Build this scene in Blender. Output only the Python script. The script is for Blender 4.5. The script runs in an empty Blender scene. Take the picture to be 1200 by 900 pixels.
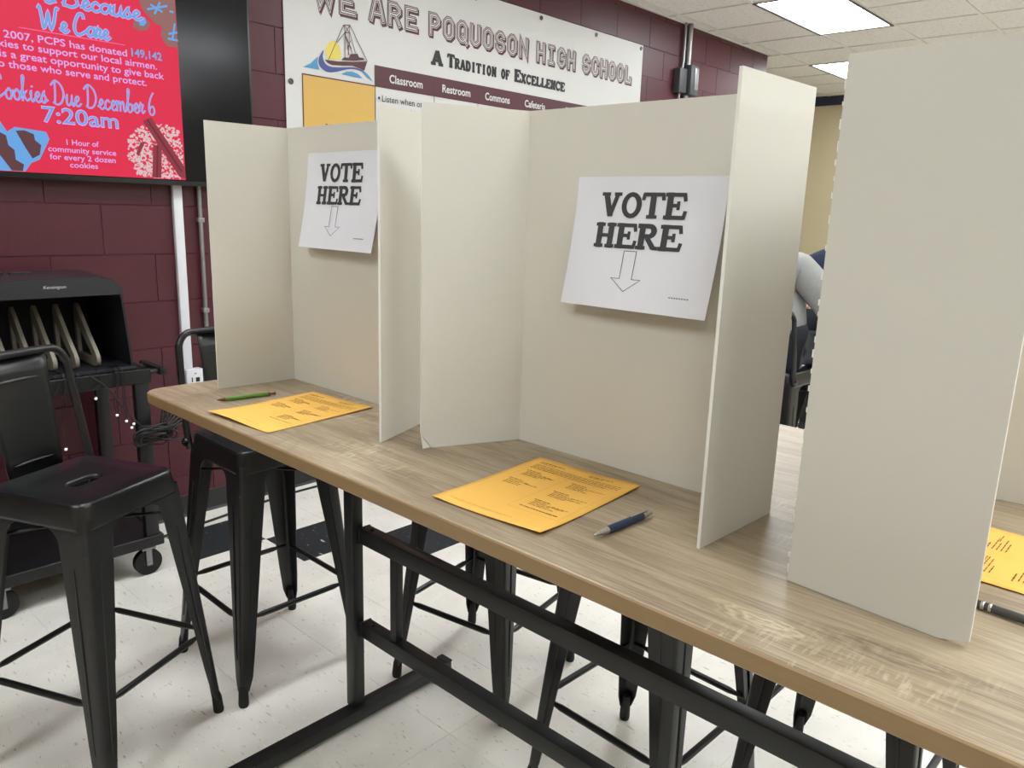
import bpy, bmesh, math, random
from mathutils import Vector, Matrix
from math import sin, cos, pi, radians as R
random.seed(7)
SC = bpy.context.scene
COL = SC.collection
# ---------------------------------------------------------------- camera
fx = 904.98; yaw, pit, rol = 2.3132, -0.2210, 0.0316
fw = Vector((cos(pit)*cos(yaw), cos(pit)*sin(yaw), sin(pit)))
rt = Vector((sin(yaw), -cos(yaw), 0)); up = rt.cross(fw)
r2 = rt*cos(rol) + up*sin(rol); u2 = -rt*sin(rol) + up*cos(rol)
cd = bpy.data.cameras.new('camera'); cam = bpy.data.objects.new('camera', cd); COL.objects.link(cam)
cd.sensor_width = 36; cd.lens = fx/1200*36; cd.clip_start = .05
m = Matrix((r2, u2, -fw)).transposed().to_4x4(); m.translation = (1.9896, -.7257, 1.4436)
cam.matrix_world = m; SC.camera = cam
# ---------------------------------------------------------------- world, view
w = bpy.data.worlds.new('world'); SC.world = w; w.use_nodes = True
w.node_tree.nodes['Background'].inputs[0].default_value = (.9, .92, 1, 1)
w.node_tree.nodes['Background'].inputs[1].default_value = .05
SC.view_settings.view_transform = 'Standard'; SC.view_settings.look = 'None'
SC.view_settings.gamma = 1; SC.view_settings.exposure = 0.0
LAMP = 20.5           # emission strength of the troffer lenses
SCREEN = 0.9
CEIL = 2.879; WX = -1.4135; HT = .9948; YB = 8.9
# ---------------------------------------------------------------- materials
def lin(c):
    return tuple(((v/255)/12.92 if v/255 <= .04045 else ((v/255+.055)/1.055)**2.4) for v in c)+(1,)
MATS = {}
def mat(name, col, rough=.6, metal=0., noise=0., nscale=20., bump=0., bscale=200., emit=0., spec=.5, stretch=(1,1,1), coat=0.):
    if name in MATS: return MATS[name]
    M = bpy.data.materials.new(name); M.use_nodes = True; nt = M.node_tree
    b = nt.nodes['Principled BSDF']; c = lin(col)
    b.inputs['Base Color'].default_value = c; b.inputs['Roughness'].default_value = rough
    b.inputs['Metallic'].default_value = metal; b.inputs['Specular IOR Level'].default_value = spec
    if coat: b.inputs['Coat Weight'].default_value = coat
    tc = nt.nodes.new('ShaderNodeTexCoord'); mp = nt.nodes.new('ShaderNodeMapping'); mp.inputs['Scale'].default_value = stretch
    nt.links.new(tc.outputs['Object'], mp.inputs[0])
    n = nt.nodes.new('ShaderNodeTexNoise'); n.inputs['Scale'].default_value = nscale; n.inputs['Detail'].default_value = 5
    nt.links.new(mp.outputs[0], n.inputs['Vector'])
    mx = nt.nodes.new('ShaderNodeMix'); mx.data_type = 'RGBA'; nv = noise or .04
    mx.inputs[6].default_value = tuple(v*(1-nv) for v in c[:3])+(1,); mx.inputs[7].default_value = tuple(min(1, v*(1+nv)) for v in c[:3])+(1,)
    nt.links.new(n.outputs[0], mx.inputs[0]); nt.links.new(mx.outputs[2], b.inputs['Base Color'])
    if bump:
        n2 = nt.nodes.new('ShaderNodeTexNoise'); n2.inputs['Scale'].default_value = bscale; n2.inputs['Detail'].default_value = 3
        nt.links.new(mp.outputs[0], n2.inputs['Vector'])
        bp = nt.nodes.new('ShaderNodeBump'); bp.inputs['Strength'].default_value = bump; bp.inputs['Distance'].default_value = .002
        nt.links.new(n2.outputs[0], bp.inputs['Height']); nt.links.new(bp.outputs[0], b.inputs['Normal'])
    if emit:
        nt.links.new(mx.outputs[2], b.inputs['Emission Color']); b.inputs['Emission Strength'].default_value = emit
    MATS[name] = M; return M
def nodes_of(M): return M.node_tree.nodes, M.node_tree.links, M.node_tree.nodes['Principled BSDF']
def ramp(N, stops):
    r = N.new('ShaderNodeValToRGB'); e = r.color_ramp.elements
    while len(e) < len(stops): e.new(.5)
    for i, (p, c) in enumerate(stops): e[i].position = p; e[i].color = lin(c) if len(c) == 3 else c
    return r
# brown cathedral figures of the printed oak: centre, half sizes, ring count, colour
FIGS = [(1.665-1.33, .065-.46, .085, .030, 4, (206,190,160), 0), (1.80-1.33, .100-.46, .12, .032, 3, (88,72,58), 1), (.75-1.33, .09-.46, .30, .03, 3, (120,102,80), 2), (1.15-1.33, .62-.46, .35, .04, 3, (116,98,78), 3)]
def wood_mat():
    M = mat('oak_laminate', (166,148,118), .42); N, Lk, b = nodes_of(M)
    tc = N.new('ShaderNodeTexCoord')
    def nz(scale, st, det=6, dist=0., rough=.55):
        mp = N.new('ShaderNodeMapping'); mp.inputs['Scale'].default_value = st; Lk.new(tc.outputs['Object'], mp.inputs[0])
        n = N.new('ShaderNodeTexNoise'); n.inputs['Scale'].default_value = scale; n.inputs['Detail'].default_value = det
        n.inputs['Distortion'].default_value = dist; n.inputs['Roughness'].default_value = rough
        Lk.new(mp.outputs[0], n.inputs['Vector']); return n
    broad = nz(3.2, (.5, 3.8, 1), 7, 1.6, .62); fine = nz(34, (.22, 6.5, 1), 9, .9, .74); mask = nz(2.6, (1, 2, 1), 2)
    saw = nz(60, (3.2, .5, 1), 3)
    r1 = ramp(N, [(.33, (104,88,70)), (.43, (132,115,93)), (.52, (152,135,110)), (.62, (168,151,126)), (.75, (182,166,140))]); Lk.new(broad.outputs[0], r1.inputs[0])
    r2 = ramp(N, [(.36, (102,86,68)), (.5, (150,133,108)), (.64, (188,172,146))]); Lk.new(fine.outputs[0], r2.inputs[0])
    mx = N.new('ShaderNodeMix'); mx.data_type = 'RGBA'; mx.inputs[0].default_value = .5
    Lk.new(r1.outputs[0], mx.inputs[6]); Lk.new(r2.outputs[0], mx.inputs[7])
    rs = ramp(N, [(.53, (0,0,0,1)), (.62, (1,1,1,1))]); Lk.new(saw.outputs[0], rs.inputs[0])
    rm = ramp(N, [(.55, (0,0,0,1)), (.68, (.45,.45,.45,1))]); Lk.new(mask.outputs[0], rm.inputs[0])
    mu = N.new('ShaderNodeMath'); mu.operation = 'MULTIPLY'; Lk.new(rs.outputs[0], mu.inputs[0]); Lk.new(rm.outputs[0], mu.inputs[1])
    m2 = N.new('ShaderNodeMix'); m2.data_type = 'RGBA'; Lk.new(mu.outputs[0], m2.inputs[0])
    Lk.new(mx.outputs[2], m2.inputs[6]); m2.inputs[7].default_value = lin((216,202,172))
    # cathedral figure: contour lines of a broad stretched noise, in patches
    fig = nz(1.5, (.75, 3.0, 1), 2, .8); pp = N.new('ShaderNodeMath'); pp.operation = 'MULTIPLY'; pp.inputs[1].default_value = 16
    Lk.new(fig.outputs[0], pp.inputs[0]); fr_ = N.new('ShaderNodeMath'); fr_.operation = 'FRACT'; Lk.new(pp.outputs[0], fr_.inputs[0])
    rf = ramp(N, [(0, (0,0,0,1)), (.7, (.35,.35,.35,1)), (.93, (1,1,1,1)), (1, (0,0,0,1))]); Lk.new(fr_.outputs[0], rf.inputs[0])
    fm = nz(1.7, (1, 2.2, 1), 1); rfm = ramp(N, [(.48, (0,0,0,1)), (.62, (.6,.6,.6,1))]); Lk.new(fm.outputs[0], rfm.inputs[0])
    mf = N.new('ShaderNodeMath'); mf.operation = 'MULTIPLY'; Lk.new(rf.outputs[0], mf.inputs[0]); Lk.new(rfm.outputs[0], mf.inputs[1])
    m3 = N.new('ShaderNodeMix'); m3.data_type = 'RGBA'; Lk.new(mf.outputs[0], m3.inputs[0]); Lk.new(m2.outputs[2], m3.inputs[6]); m3.inputs[7].default_value = lin((116,98,78))
    out_ = m3.outputs[2]
    for (cx, cy, a_, b_, k_, col, sd) in FIGS:
        mp = N.new('ShaderNodeMapping'); mp.vector_type = 'POINT'; mp.inputs['Location'].default_value = (-cx/a_, -cy/b_, 0); mp.inputs['Scale'].default_value = (1/a_, 1/b_, 0)
        Lk.new(tc.outputs['Object'], mp.inputs[0])
        wn = N.new('ShaderNodeTexNoise'); wn.inputs['Scale'].default_value = 2.2; wn.inputs['Detail'].default_value = 5; Lk.new(mp.outputs[0], wn.inputs['Vector'])
        wv = N.new('ShaderNodeVectorMath'); wv.operation = 'MULTIPLY_ADD'; Lk.new(wn.outputs['Color'], wv.inputs[0]); wv.inputs[1].default_value = (.9, .9, 0); Lk.new(mp.outputs[0], wv.inputs[2])
        sub = N.new('ShaderNodeVectorMath'); sub.operation = 'SUBTRACT'; Lk.new(wv.outputs[0], sub.inputs[0]); sub.inputs[1].default_value = (.45, .45, 0)
        ln = N.new('ShaderNodeVectorMath'); ln.operation = 'LENGTH'; Lk.new(sub.outputs[0], ln.inputs[0])
        mk = ramp(N, [(.0, (1,1,1,1)), (.45, (.8,.8,.8,1)), (.95, (0,0,0,1))]); Lk.new(ln.outputs['Value'], mk.inputs[0])
        ml = N.new('ShaderNodeMath'); ml.operation = 'MULTIPLY'; ml.inputs[1].default_value = k_; Lk.new(ln.outputs['Value'], ml.inputs[0])
        fc = N.new('ShaderNodeMath'); fc.operation = 'FRACT'; Lk.new(ml.outputs[0], fc.inputs[0])
        rr = ramp(N, [(0, (.75,.75,.75,1)), (.35, (.15,.15,.15,1)), (.6, (0,0,0,1)), (.97, (.6,.6,.6,1))]); Lk.new(fc.outputs[0], rr.inputs[0])
        mm_ = N.new('ShaderNodeMath'); mm_.operation = 'MULTIPLY'; Lk.new(rr.outputs[0], mm_.inputs[0]); Lk.new(mk.outputs[0], mm_.inputs[1])
        m4 = N.new('ShaderNodeMix'); m4.data_type = 'RGBA'; Lk.new(mm_.outputs[0], m4.inputs[0]); Lk.new(out_, m4.inputs[6]); m4.inputs[7].default_value = lin(col); out_ = m4.outputs[2]
    Lk.new(out_, b.inputs['Base Color'])
    bp = N.new('ShaderNodeBump'); bp.inputs['Strength'].default_value = .15; bp.inputs['Distance'].default_value = .001
    Lk.new(fine.outputs[0], bp.inputs['Height']); Lk.new(bp.outputs[0], b.inputs['Normal'])
    return M
def tile_mat(name, base, chips, thr=.66, rough=.28):
    M = mat(name, base, rough); N, Lk, b = nodes_of(M)
    g = N.new('ShaderNodeNewGeometry')
    def nz(scale, rot, st):
        mp = N.new('ShaderNodeMapping'); mp.inputs['Rotation'].default_value = (0, 0, rot); mp.inputs['Scale'].default_value = st
        Lk.new(g.outputs['Position'], mp.inputs[0])
        n = N.new('ShaderNodeTexNoise'); n.inputs['Scale'].default_value = scale; n.inputs['Detail'].default_value = 2
        Lk.new(mp.outputs[0], n.inputs['Vector']); return n
    cur = None
    cloud = nz(5, 0, (1, 1, 1)); rc = ramp(N, [(.3, tuple(int(v*.955) for v in base)), (.7, tuple(min(255, int(v*1.02)) for v in base))])
    Lk.new(cloud.outputs[0], rc.inputs[0]); cur = rc.outputs[0]
    for i, c in enumerate(chips):
        n = nz(15+6*i, .5+1.3*i, (1, 4.6, 1)); rr = ramp(N, [(thr, (0,0,0,1)), (thr+.05, (.85,.85,.85,1))]); Lk.new(n.outputs[0], rr.inputs[0])
        mx = N.new('ShaderNodeMix'); mx.data_type = 'RGBA'; Lk.new(rr.outputs[0], mx.inputs[0]); Lk.new(cur, mx.inputs[6]); mx.inputs[7].default_value = lin(c)
        cur = mx.outputs[2]
    Lk.new(cur, b.inputs['Base Color']); return M
def ceiling_mat():
    M = mat('acoustic_tile', (196,187,174), .9); N, Lk, b = nodes_of(M)
    g = N.new('ShaderNodeNewGeometry'); n = N.new('ShaderNodeTexNoise'); n.inputs['Scale'].default_value = 42; n.inputs['Detail'].default_value = 4
    Lk.new(g.outputs['Position'], n.inputs['Vector'])
    r = ramp(N, [(.30, (190,185,178)), (.40, (216,213,207)), (.6, (223,220,214))]); Lk.new(n.outputs[0], r.inputs[0]); Lk.new(r.outputs[0], b.inputs['Base Color'])
    return M
def block_mat():
    M = mat('maroon_block_paint', (73,20,33), .42, bump=.3, bscale=60, noise=.1, nscale=6); return M
# ---------------------------------------------------------------- object helpers
def link(name, me, m, parent=None, loc=None):
    o = bpy.data.objects.new(name, me); COL.objects.link(o)
    if m is not None and not me.materials: me.materials.append(m)
    if parent: o.parent = parent
    if loc: o.location = loc
    return o
def bmobj(name, bm, m, parent=None, smooth=False, loc=None, norm=True):
    if norm: bmesh.ops.recalc_face_normals(bm, faces=bm.faces)
    me = bpy.data.meshes.new(name); bm.to_mesh(me); bm.free()
    if smooth:
        for p in me.polygons: p.use_smooth = True
        try: me.set_sharp_from_angle(angle=R(38))
        except Exception: pass
    return link(name, me, m, parent, loc)
def tag(o, label=None, cat=None, group=None, kind=None):
    if label: o['label'] = label
    if cat: o['category'] = cat
    if group: o['group'] = group
    if kind: o['kind'] = kind
    return o
def thing(name, label, cat, loc=(0,0,0), rz=0, group=None):
    o = bpy.data.objects.new(name, None); COL.objects.link(o); o.location = loc; o.rotation_euler = (0, 0, rz)
    o.empty_display_size = .1
    return tag(o, label, cat, group)
def addbox(bm, a, b, bev=0., seg=1):
    a = Vector(a); b = Vector(b); c = (a+b)/2; d = b-a
    g = bmesh.ops.create_cube(bm, size=1, matrix=Matrix.Translation(c) @ Matrix.Diagonal((abs(d.x), abs(d.y), abs(d.z), 1)))
    if bev:
        es = list({e for v in g['verts'] for e in v.link_edges})
        bmesh.ops.bevel(bm, geom=es, offset=bev, segments=seg, affect='EDGES', profile=.5)
    return g
def box(name, a, b, m, parent=None, bev=0., seg=2):
    bm = bmesh.new(); addbox(bm, a, b, bev, seg); return bmobj(name, bm, m, parent, smooth=bev > 0)
def addtube(bm, pts, rad, n=10, cap=True, flat=None):
    pts = [Vector(p) for p in pts]; rings = []
    T0 = (pts[1]-pts[0]).normalized(); ref = Vector((0,0,1)) if abs(T0.z) < .9 else Vector((1,0,0))
    nrm = T0.cross(ref).normalized()
    for i, p in enumerate(pts):
        t = (pts[min(i+1, len(pts)-1)]-pts[max(i-1, 0)]).normalized()
        nrm = (nrm - t*nrm.dot(t)).normalized(); bn = t.cross(nrm)
        rr = rad[i] if isinstance(rad, (list, tuple)) else rad
        rings.append([bm.verts.new(p + (nrm*cos(2*pi*k/n) + bn*sin(2*pi*k/n)*(flat or 1))*rr) for k in range(n)])
    for a, b in zip(rings, rings[1:]):
        for k in range(n): bm.faces.new((a[k], a[(k+1) % n], b[(k+1) % n], b[k]))
    if cap: bm.faces.new(rings[0][::-1]); bm.faces.new(rings[-1])
def tube(name, pts, rad, m, parent=None, n=10):
    bm = bmesh.new(); addtube(bm, pts, rad, n); return bmobj(name, bm, m, parent, True)
def catmull(P, n=6, closed=False):
    P = [Vector(p) for p in P]; out = []; L = len(P)
    rng = range(L if closed else L-1)
    for i in rng:
        p0 = P[(i-1) % L] if closed or i > 0 else P[0]; p1 = P[i]; p2 = P[(i+1) % L]
        p3 = P[(i+2) % L] if closed or i+2 < L else P[-1]
        for k in range(n):
            t = k/n
            out.append(.5*((2*p1)+(p2-p0)*t+(2*p0-5*p1+4*p2-p3)*t*t+(3*p1-p0-3*p2+p3)*t**3))
    if not closed: out.append(P[-1])
    return out
def prism(name, poly, axis, lo, hi, m, parent=None, bev=0.):
    """polygon (a,b) extruded along axis 0/1/2 from lo to hi"""
    bm = bmesh.new()
    def P(p, t): return {0: (t, p[0], p[1]), 1: (p[0], t, p[1]), 2: (p[0], p[1], t)}[axis]
    a = [bm.verts.new(P(p, lo)) for p in poly]; b = [bm.verts.new(P(p, hi)) for p in poly]
    bm.faces.new(a); bm.faces.new(b[::-1])
    for i in range(len(poly)): j = (i+1) % len(poly); bm.faces.new((a[j], a[i], b[i], b[j]))
    bmesh.ops.recalc_face_normals(bm, faces=bm.faces)
    if bev: bmesh.ops.bevel(bm, geom=list(bm.edges), offset=bev, segments=2, affect='EDGES')
    return bmobj(name, bm, m, parent, bev > 0)
def rrect(hx, hy, r, n=6, cx=0, cy=0):
    out = []
    for sx, sy, a0 in ((1,1,0), (-1,1,90), (-1,-1,180), (1,-1,270)):
        for k in range(n+1):
            a = R(a0+90*k/n); out.append((cx+sx*(hx-r)+r*cos(a), cy+sy*(hy-r)+r*sin(a)))
    return out
# ---------------------------------------------------------------- lettering
def ribbon(pts, w, closed=False, cap=0.):
    P = []
    for p in pts:
        if not P or (Vector(p)-P[-1]).length > 1e-5: P.append(Vector(p))
    n = len(P); L = []
    if not closed and cap:
        P[0] = P[0]-(P[1]-P[0]).normalized()*cap; P[-1] = P[-1]+(P[-1]-P[-2]).normalized()*cap
    for i in range(n):
        a = P[i-1] if (closed or i > 0) else None; c = P[(i+1) % n] if (closed or i < n-1) else None; b = P[i]
        d1 = (b-a).normalized() if a is not None else None; d2 = (c-b).normalized() if c is not None else None
        if d1 is None: d1 = d2
        if d2 is None: d2 = d1
        n1 = Vector((-d1.y, d1.x)); n2 = Vector((-d2.y, d2.x)); mm = n1+n2
        if mm.length < 1e-5: mm = n1.copy()
        mm.normalize(); s = w/2/max(.45, mm.dot(n1)); L.append((b+mm*s, b-mm*s))
    out = []
    for i in range(n if closed else n-1):
        j = (i+1) % n; out.append([tuple(L[i][0]), tuple(L[i][1]), tuple(L[j][1]), tuple(L[j][0])])
    return out
def arc(cx, cy, rx, ry, a0, a1, n=8): return [(cx+rx*cos(R(a0+(a1-a0)*k/n)), cy+ry*sin(R(a0+(a1-a0)*k/n))) for k in range(n+1)]
def slab(ch, S=.24, T=.13):
    """bold slab serif capital in a cell .9 wide, 1 high: list of (points, width, closed)"""
    h = T/2; b, t = h, 1-h; W = .9; o = []
    def sf(x, y, l=.19): o.append(([(x-l, y), (x+l, y)], T, False))
    if ch == 'V': o += [([(.2, 1-T*.5), (.46, .06)], S, False), ([(.7, 1-T*.5), (.44, .06)], S*.72, False)]; sf(.19, t); sf(.72, t, .17)
    elif ch == 'O': o += [(arc(.45, .5, .45-S/2, .5-T*.55, 0, 342, 19), S*.86, True)]
    elif ch == 'T': o += [([(.45, h), (.45, t)], S, False), ([(.02, t), (.88, t)], T*1.1, False), ([(.07, .96), (.03, .70)], T*.9, False), ([(.83, .96), (.87, .70)], T*.9, False)]; sf(.45, b, .22)
    elif ch in 'EF':
        o += [([(.24, 0), (.24, 1)], S, False), ([(.03, t), (.82, t)], T*1.1, False), ([(.24, .52), (.58, .52)], T, False), ([(.58, .36), (.58, .68)], T*.8, False), ([(.78, .98), (.84, .68)], T*.9, False)]
        if ch == 'E': o += [([(.03, b), (.84, b)], T*1.1, False), ([(.82, .02), (.88, .33)], T*.9, False)]
        else: sf(.24, b, .22)
    elif ch == 'H': o += [([(.22, 0), (.22, 1)], S, False), ([(.7, 0), (.7, 1)], S, False), ([(.2, .5), (.7, .5)], T, False)]; [sf(x, y, .2) for x in (.22, .7) for y in (b, t)]
    elif ch in 'RP':
        o += [([(.22, 0), (.22, 1)], S, False), ([(.02, t), (.5, t)]+arc(.5, .72, .2, .28-h, 90, -90, 8)+[(.22, .44+h)], T*1.3, False)]; sf(.22, b, .2)
        o += [(arc(.48, .72, .19, .2, 80, -80, 6), S*.8, False)]
        if ch == 'R': o += [([(.45, .46), (.74, .08)], S*.85, False), ([(.68, b), (.93, b)], T, False)]
    elif ch == 'A': o += [([(.42, .95), (.14, .05)], S*.75, False), ([(.44, .98), (.74, .05)], S, False), ([(.25, .34), (.62, .34)], T, False), ([(.3, t), (.52, t)], T, False)]; sf(.15, b); sf(.74, b)
    elif ch == 'D': o += [([(.22, 0), (.22, 1)], S, False), ([(.02, t), (.42, t)]+arc(.42, .5, .32, .5-h, 90, -90, 10)+[(.02, b)], T*1.3, False), (arc(.42, .5, .32, .4, 70, -70, 8), S*.9, False)]
    elif ch == 'I': o += [([(.45, 0), (.45, 1)], S, False)]; sf(.45, b, .24); sf(.45, t, .24)
    elif ch == 'N': o += [([(.2, 0), (.2, 1)], S*.8, False), ([(.72, 0), (.72, 1)], S*.8, False), ([(.18, .97), (.74, .03)], S, False)]; sf(.2, b); sf(.17, t, .16); sf(.72, t)
    elif ch == 'X': o += [([(.14, .97), (.76, .03)], S, False), ([(.76, .97), (.14, .03)], S*.8, False)]; [sf(x, y, .2) for x in (.17, .73) for y in (b, t)]
    elif ch == 'C': o += [(arc(.48, .5, .34, .5-h, 48, 312, 14), S*.8, False), ([(.8, .98), (.8, .66)], T, False), ([(.8, .3), (.8, .12)], T, False)]
    elif ch == 'L': o += [([(.24, 0), (.24, 1)], S, False), ([(.03, b), (.84, b)], T*1.1, False), ([(.82, .02), (.86, .38)], T*.9, False)]; sf(.24, t, .22)
    return o
def colleg(ch):
    """octagonal college capital centre lines, cell .7 x 1 -> points, closed"""
    x0, x1, y0, y1, c = .15, .55, .15, .85, .13
    O = [(x0+c, y0), (x1-c, y0), (x1, y0+c), (x1, y1-c), (x1-c, y1), (x0+c, y1), (x0, y1-c), (x0, y0+c)]
    D = {'O': [(O, 1)], 'Q': [(O, 1), ([(.38, .34), (.6, .08)], 0)],
     'W': [([(.08, y1), (.2, y0), (.35, .62), (.5, y0), (.62, y1)], 0)],
     'E': [([(x1, y1), (x0, y1), (x0, y0), (x1, y0)], 0), ([(x0, .5), (.45, .5)], 0)],
     'A': [([(x0-.04, y0), (.27, y1), (.43, y1), (x1+.04, y0)], 0), ([(.22, .38), (.48, .38)], 0)],
     'R': [([(x0, y0), (x0, y1), (x1-c, y1), (x1, y1-c), (x1, .6), (x1-.1, .5), (x0, .5)], 0), ([(.38, .5), (x1, y0)], 0)],
     'P': [([(x0, y0), (x0, y1), (x1-c, y1), (x1, y1-c), (x1, .58), (x1-c, .46), (x0, .46)], 0)],
     'U': [([(x0, y1), (x0, y0+c), (x0+c, y0), (x1-c, y0), (x1, y0+c), (x1, y1)], 0)],
     'S': [([(x1, .7), (x1, y1-c), (x1-c, y1), (x0+c, y1), (x0, y1-c), (x0, .6), (x0+.09, .51), (x1-.09, .49), (x1, .4), (x1, y0+c), (x1-c, y0), (x0+c, y0), (x0, y0+c), (x0, .3)], 0)],
     'N': [([(x0, y0), (x0, y1), (x1, y0), (x1, y1)], 0)],
     'H': [([(x0, y0), (x0, y1)], 0), ([(x1, y0), (x1, y1)], 0), ([(x0, .5), (x1, .5)], 0)],
     'I': [([(.35, y0), (.35, y1)], 0), ([(.22, y0), (.48, y0)], 0), ([(.22, y1), (.48, y1)], 0)],
     'G': [([(x1, .68), (x1, y1-c), (x1-c, y1), (x0+c, y1), (x0, y1-c), (x0, y0+c), (x0+c, y0), (x1-c, y0), (x1, y0+c), (x1, .46), (.37, .46)], 0)],
     'C': [([(x1, .66), (x1, y1-c), (x1-c, y1), (x0+c, y1), (x0, y1-c), (x0, y0+c), (x0+c, y0), (x1-c, y0), (x1, y0+c), (x1, .34)], 0)],
     'L': [([(x0, y1), (x0, y0), (x1, y0), (x1, .34)], 0)]}
    return D.get(ch, [])
SCRIPT = {  # advance, polylines (joined handwriting, x-height .42)
 'W': (.72, [[(.0,.88),(.05,.95),(.1,.5),(.14,.05),(.24,.3),(.33,.75),(.36,.3),(.4,.04),(.52,.4),(.62,.95),(.7,.98)]]),
 'C': (.5, [[(.42,.78),(.38,.95),(.24,.9),(.1,.55),(.06,.2),(.16,.0),(.32,.06),(.5,.22)]]),
 'B': (.5, [[(.12,.9),(.1,.5),(.06,.0)],[(.02,.8),(.2,.98),(.36,.88),(.3,.6),(.14,.5),(.34,.46),(.42,.2),(.28,.0),(.1,.04),(.04,.14)]]),
 'D': (.55, [[(.16,.92),(.14,.4),(.1,.02)],[(.0,.78),(.18,.98),(.4,.8),(.48,.45),(.38,.1),(.2,-.02),(.06,.06)]]),
 'a': (.34, [[(.28,.36),(.16,.42),(.04,.26),(.06,.06),(.16,.02),(.26,.2),(.3,.38),(.28,.14),(.34,.02),(.4,.1)]]),
 'b': (.3, [[(-.02,.1),(.1,.6),(.16,.95),(.1,.98),(.08,.5),(.08,.06),(.18,.0),(.26,.16),(.2,.36),(.1,.3)],[(.2,.34),(.34,.3)]]),
 'c': (.26, [[(.24,.34),(.16,.42),(.06,.26),(.06,.08),(.16,.0),(.3,.14)]]),
 'e': (.26, [[(.0,.1),(.12,.18),(.22,.32),(.16,.42),(.08,.3),(.08,.08),(.18,.0),(.3,.12)]]),
 'i': (.17, [[(.04,.3),(.08,.42),(.06,.12),(.12,.0),(.2,.12)],[(.12,.6),(.13,.63)]]),
 'k': (.32, [[(-.02,.1),(.1,.6),(.16,.96),(.1,.98),(.08,.5),(.06,.0)],[(.06,.2),(.22,.4),(.12,.24),(.22,.02),(.34,.1)]]),
 'm': (.46, [[(.0,.3),(.05,.42),(.04,.0)],[(.05,.22),(.14,.42),(.19,.32),(.18,.0)],[(.19,.22),(.29,.42),(.34,.32),(.34,.06),(.4,.0),(.48,.12)]]),
 'o': (.3, [[(.16,.42),(.05,.26),(.08,.04),(.2,.02),(.27,.22),(.2,.4),(.16,.42),(.24,.34),(.34,.36)]]),
 'r': (.24, [[(.0,.12),(.08,.44),(.1,.4),(.2,.38),(.14,.16),(.18,.02),(.28,.12)]]),
 's': (.24, [[(.0,.1),(.14,.46),(.14,.34),(.2,.18),(.14,.0),(.04,.04)],[(.14,.02),(.28,.12)]]),
 'u': (.32, [[(.02,.28),(.06,.42),(.04,.1),(.12,.0),(.22,.16),(.26,.42),(.24,.12),(.3,.0),(.38,.12)]]),
 '6': (.34, [[(.26,.98),(.12,.7),(.03,.3),(.08,.02),(.2,-.02),(.28,.16),(.22,.36),(.1,.3),(.05,.16)]]),
 ' ': (.2, [])}
def script(txt, x0, x1, y, h, w):
    adv = sum(SCRIPT[c][0] for c in txt); sx = (x1-x0)/adv; x = x0; out = []
    for c in txt:
        a, ls = SCRIPT[c]
        for l in ls:
            pp = [tuple(v) for v in catmull([(x+px*sx, y+py*h) for px, py in l], 4)]
            out += ribbon(pp, w, cap=w*.3)
        x += a*sx
    return out
def slabtext(txt, x0, x1, y, h, small=None, S=.24, T=.13, wd=None, gap=.03):
    tot = sum((.35 if c == ' ' else (1 if (small is None or c.isupper()) else small)*(.9+gap)) for c in txt)-gap
    s = (x1-x0)/tot; out = []; x = x0
    for c in txt:
        if c == ' ': x += .35*s; continue
        k = 1 if (small is None or c.isupper()) else small
        for pts, ww, cl in slab(c.upper(), S, T):
            # widths scale with the mean of both axes
            P = [(x+px*s*k, y+py*h*k) for px, py in pts]
            out += ribbon(P, ww*k*(s+h)/2 if wd is None else ww*k*wd, cl)
        x += (.9+gap)*s*k
    return out
def collegtext(txt, x0, x1, y, h, w, off=(0, 0)):
    tot = sum(.42 if c == ' ' else .72 for c in txt); s = (x1-x0)/tot; out = []; x = x0
    for c in txt:
        if c == ' ': x += .42*s; continue
        for pts, cl in colleg(c):
            out += ribbon([(x+px*s+off[0], y+py*h+off[1]) for px, py in pts], w, bool(cl), cap=0 if cl else w/2)
        x += .72*s
    return out
def sans(txt, x0, x1, y, h, bold=.02):
    """built-in font -> triangles, fitted to x0..x1 with cap height h on baseline y"""
    cu = bpy.data.curves.new('t', 'FONT'); cu.body = txt; cu.size = 1; cu.offset = bold; cu.resolution_u = 3
    o = bpy.data.objects.new('t', cu); COL.objects.link(o)
    dg = bpy.context.evaluated_depsgraph_get(); me = o.evaluated_get(dg).to_mesh()
    V = [v.co.copy() for v in me.vertices]; F = [list(p.vertices) for p in me.polygons]
    o.evaluated_get(dg).to_mesh_clear(); bpy.data.objects.remove(o); bpy.data.curves.remove(cu)
    a = min(v.x for v in V); b = max(v.x for v in V); k = h/.73
    sx = (x1-x0)/(b-a) if x1 is not None else k
    return [[(x0+(V[i].x-a)*sx, y+V[i].y*k) for i in f] for f in F]
def printed(name, polys, fn, m, parent, label=None, nrm=(1, 0, 0)):
    vs = []; fs = []
    for i_, p in enumerate(polys):
        j_ = (i_ % 37)*6e-6     # overlapping strokes must not be exactly coplanar
        fs.append(list(range(len(vs), len(vs)+len(p)))); vs += [tuple(a+b*j_ for a, b in zip(fn(*q[:2]), nrm)) for q in p]
    me = bpy.data.meshes.new(name); me.from_pydata(vs, [], fs); me.validate()
    o = link(name, me, m, parent)
    if label: o['label'] = label
    return o
def rect(x0, y0, x1, y1): return [(x0, y0), (x1, y0), (x1, y1), (x0, y1)]
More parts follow.
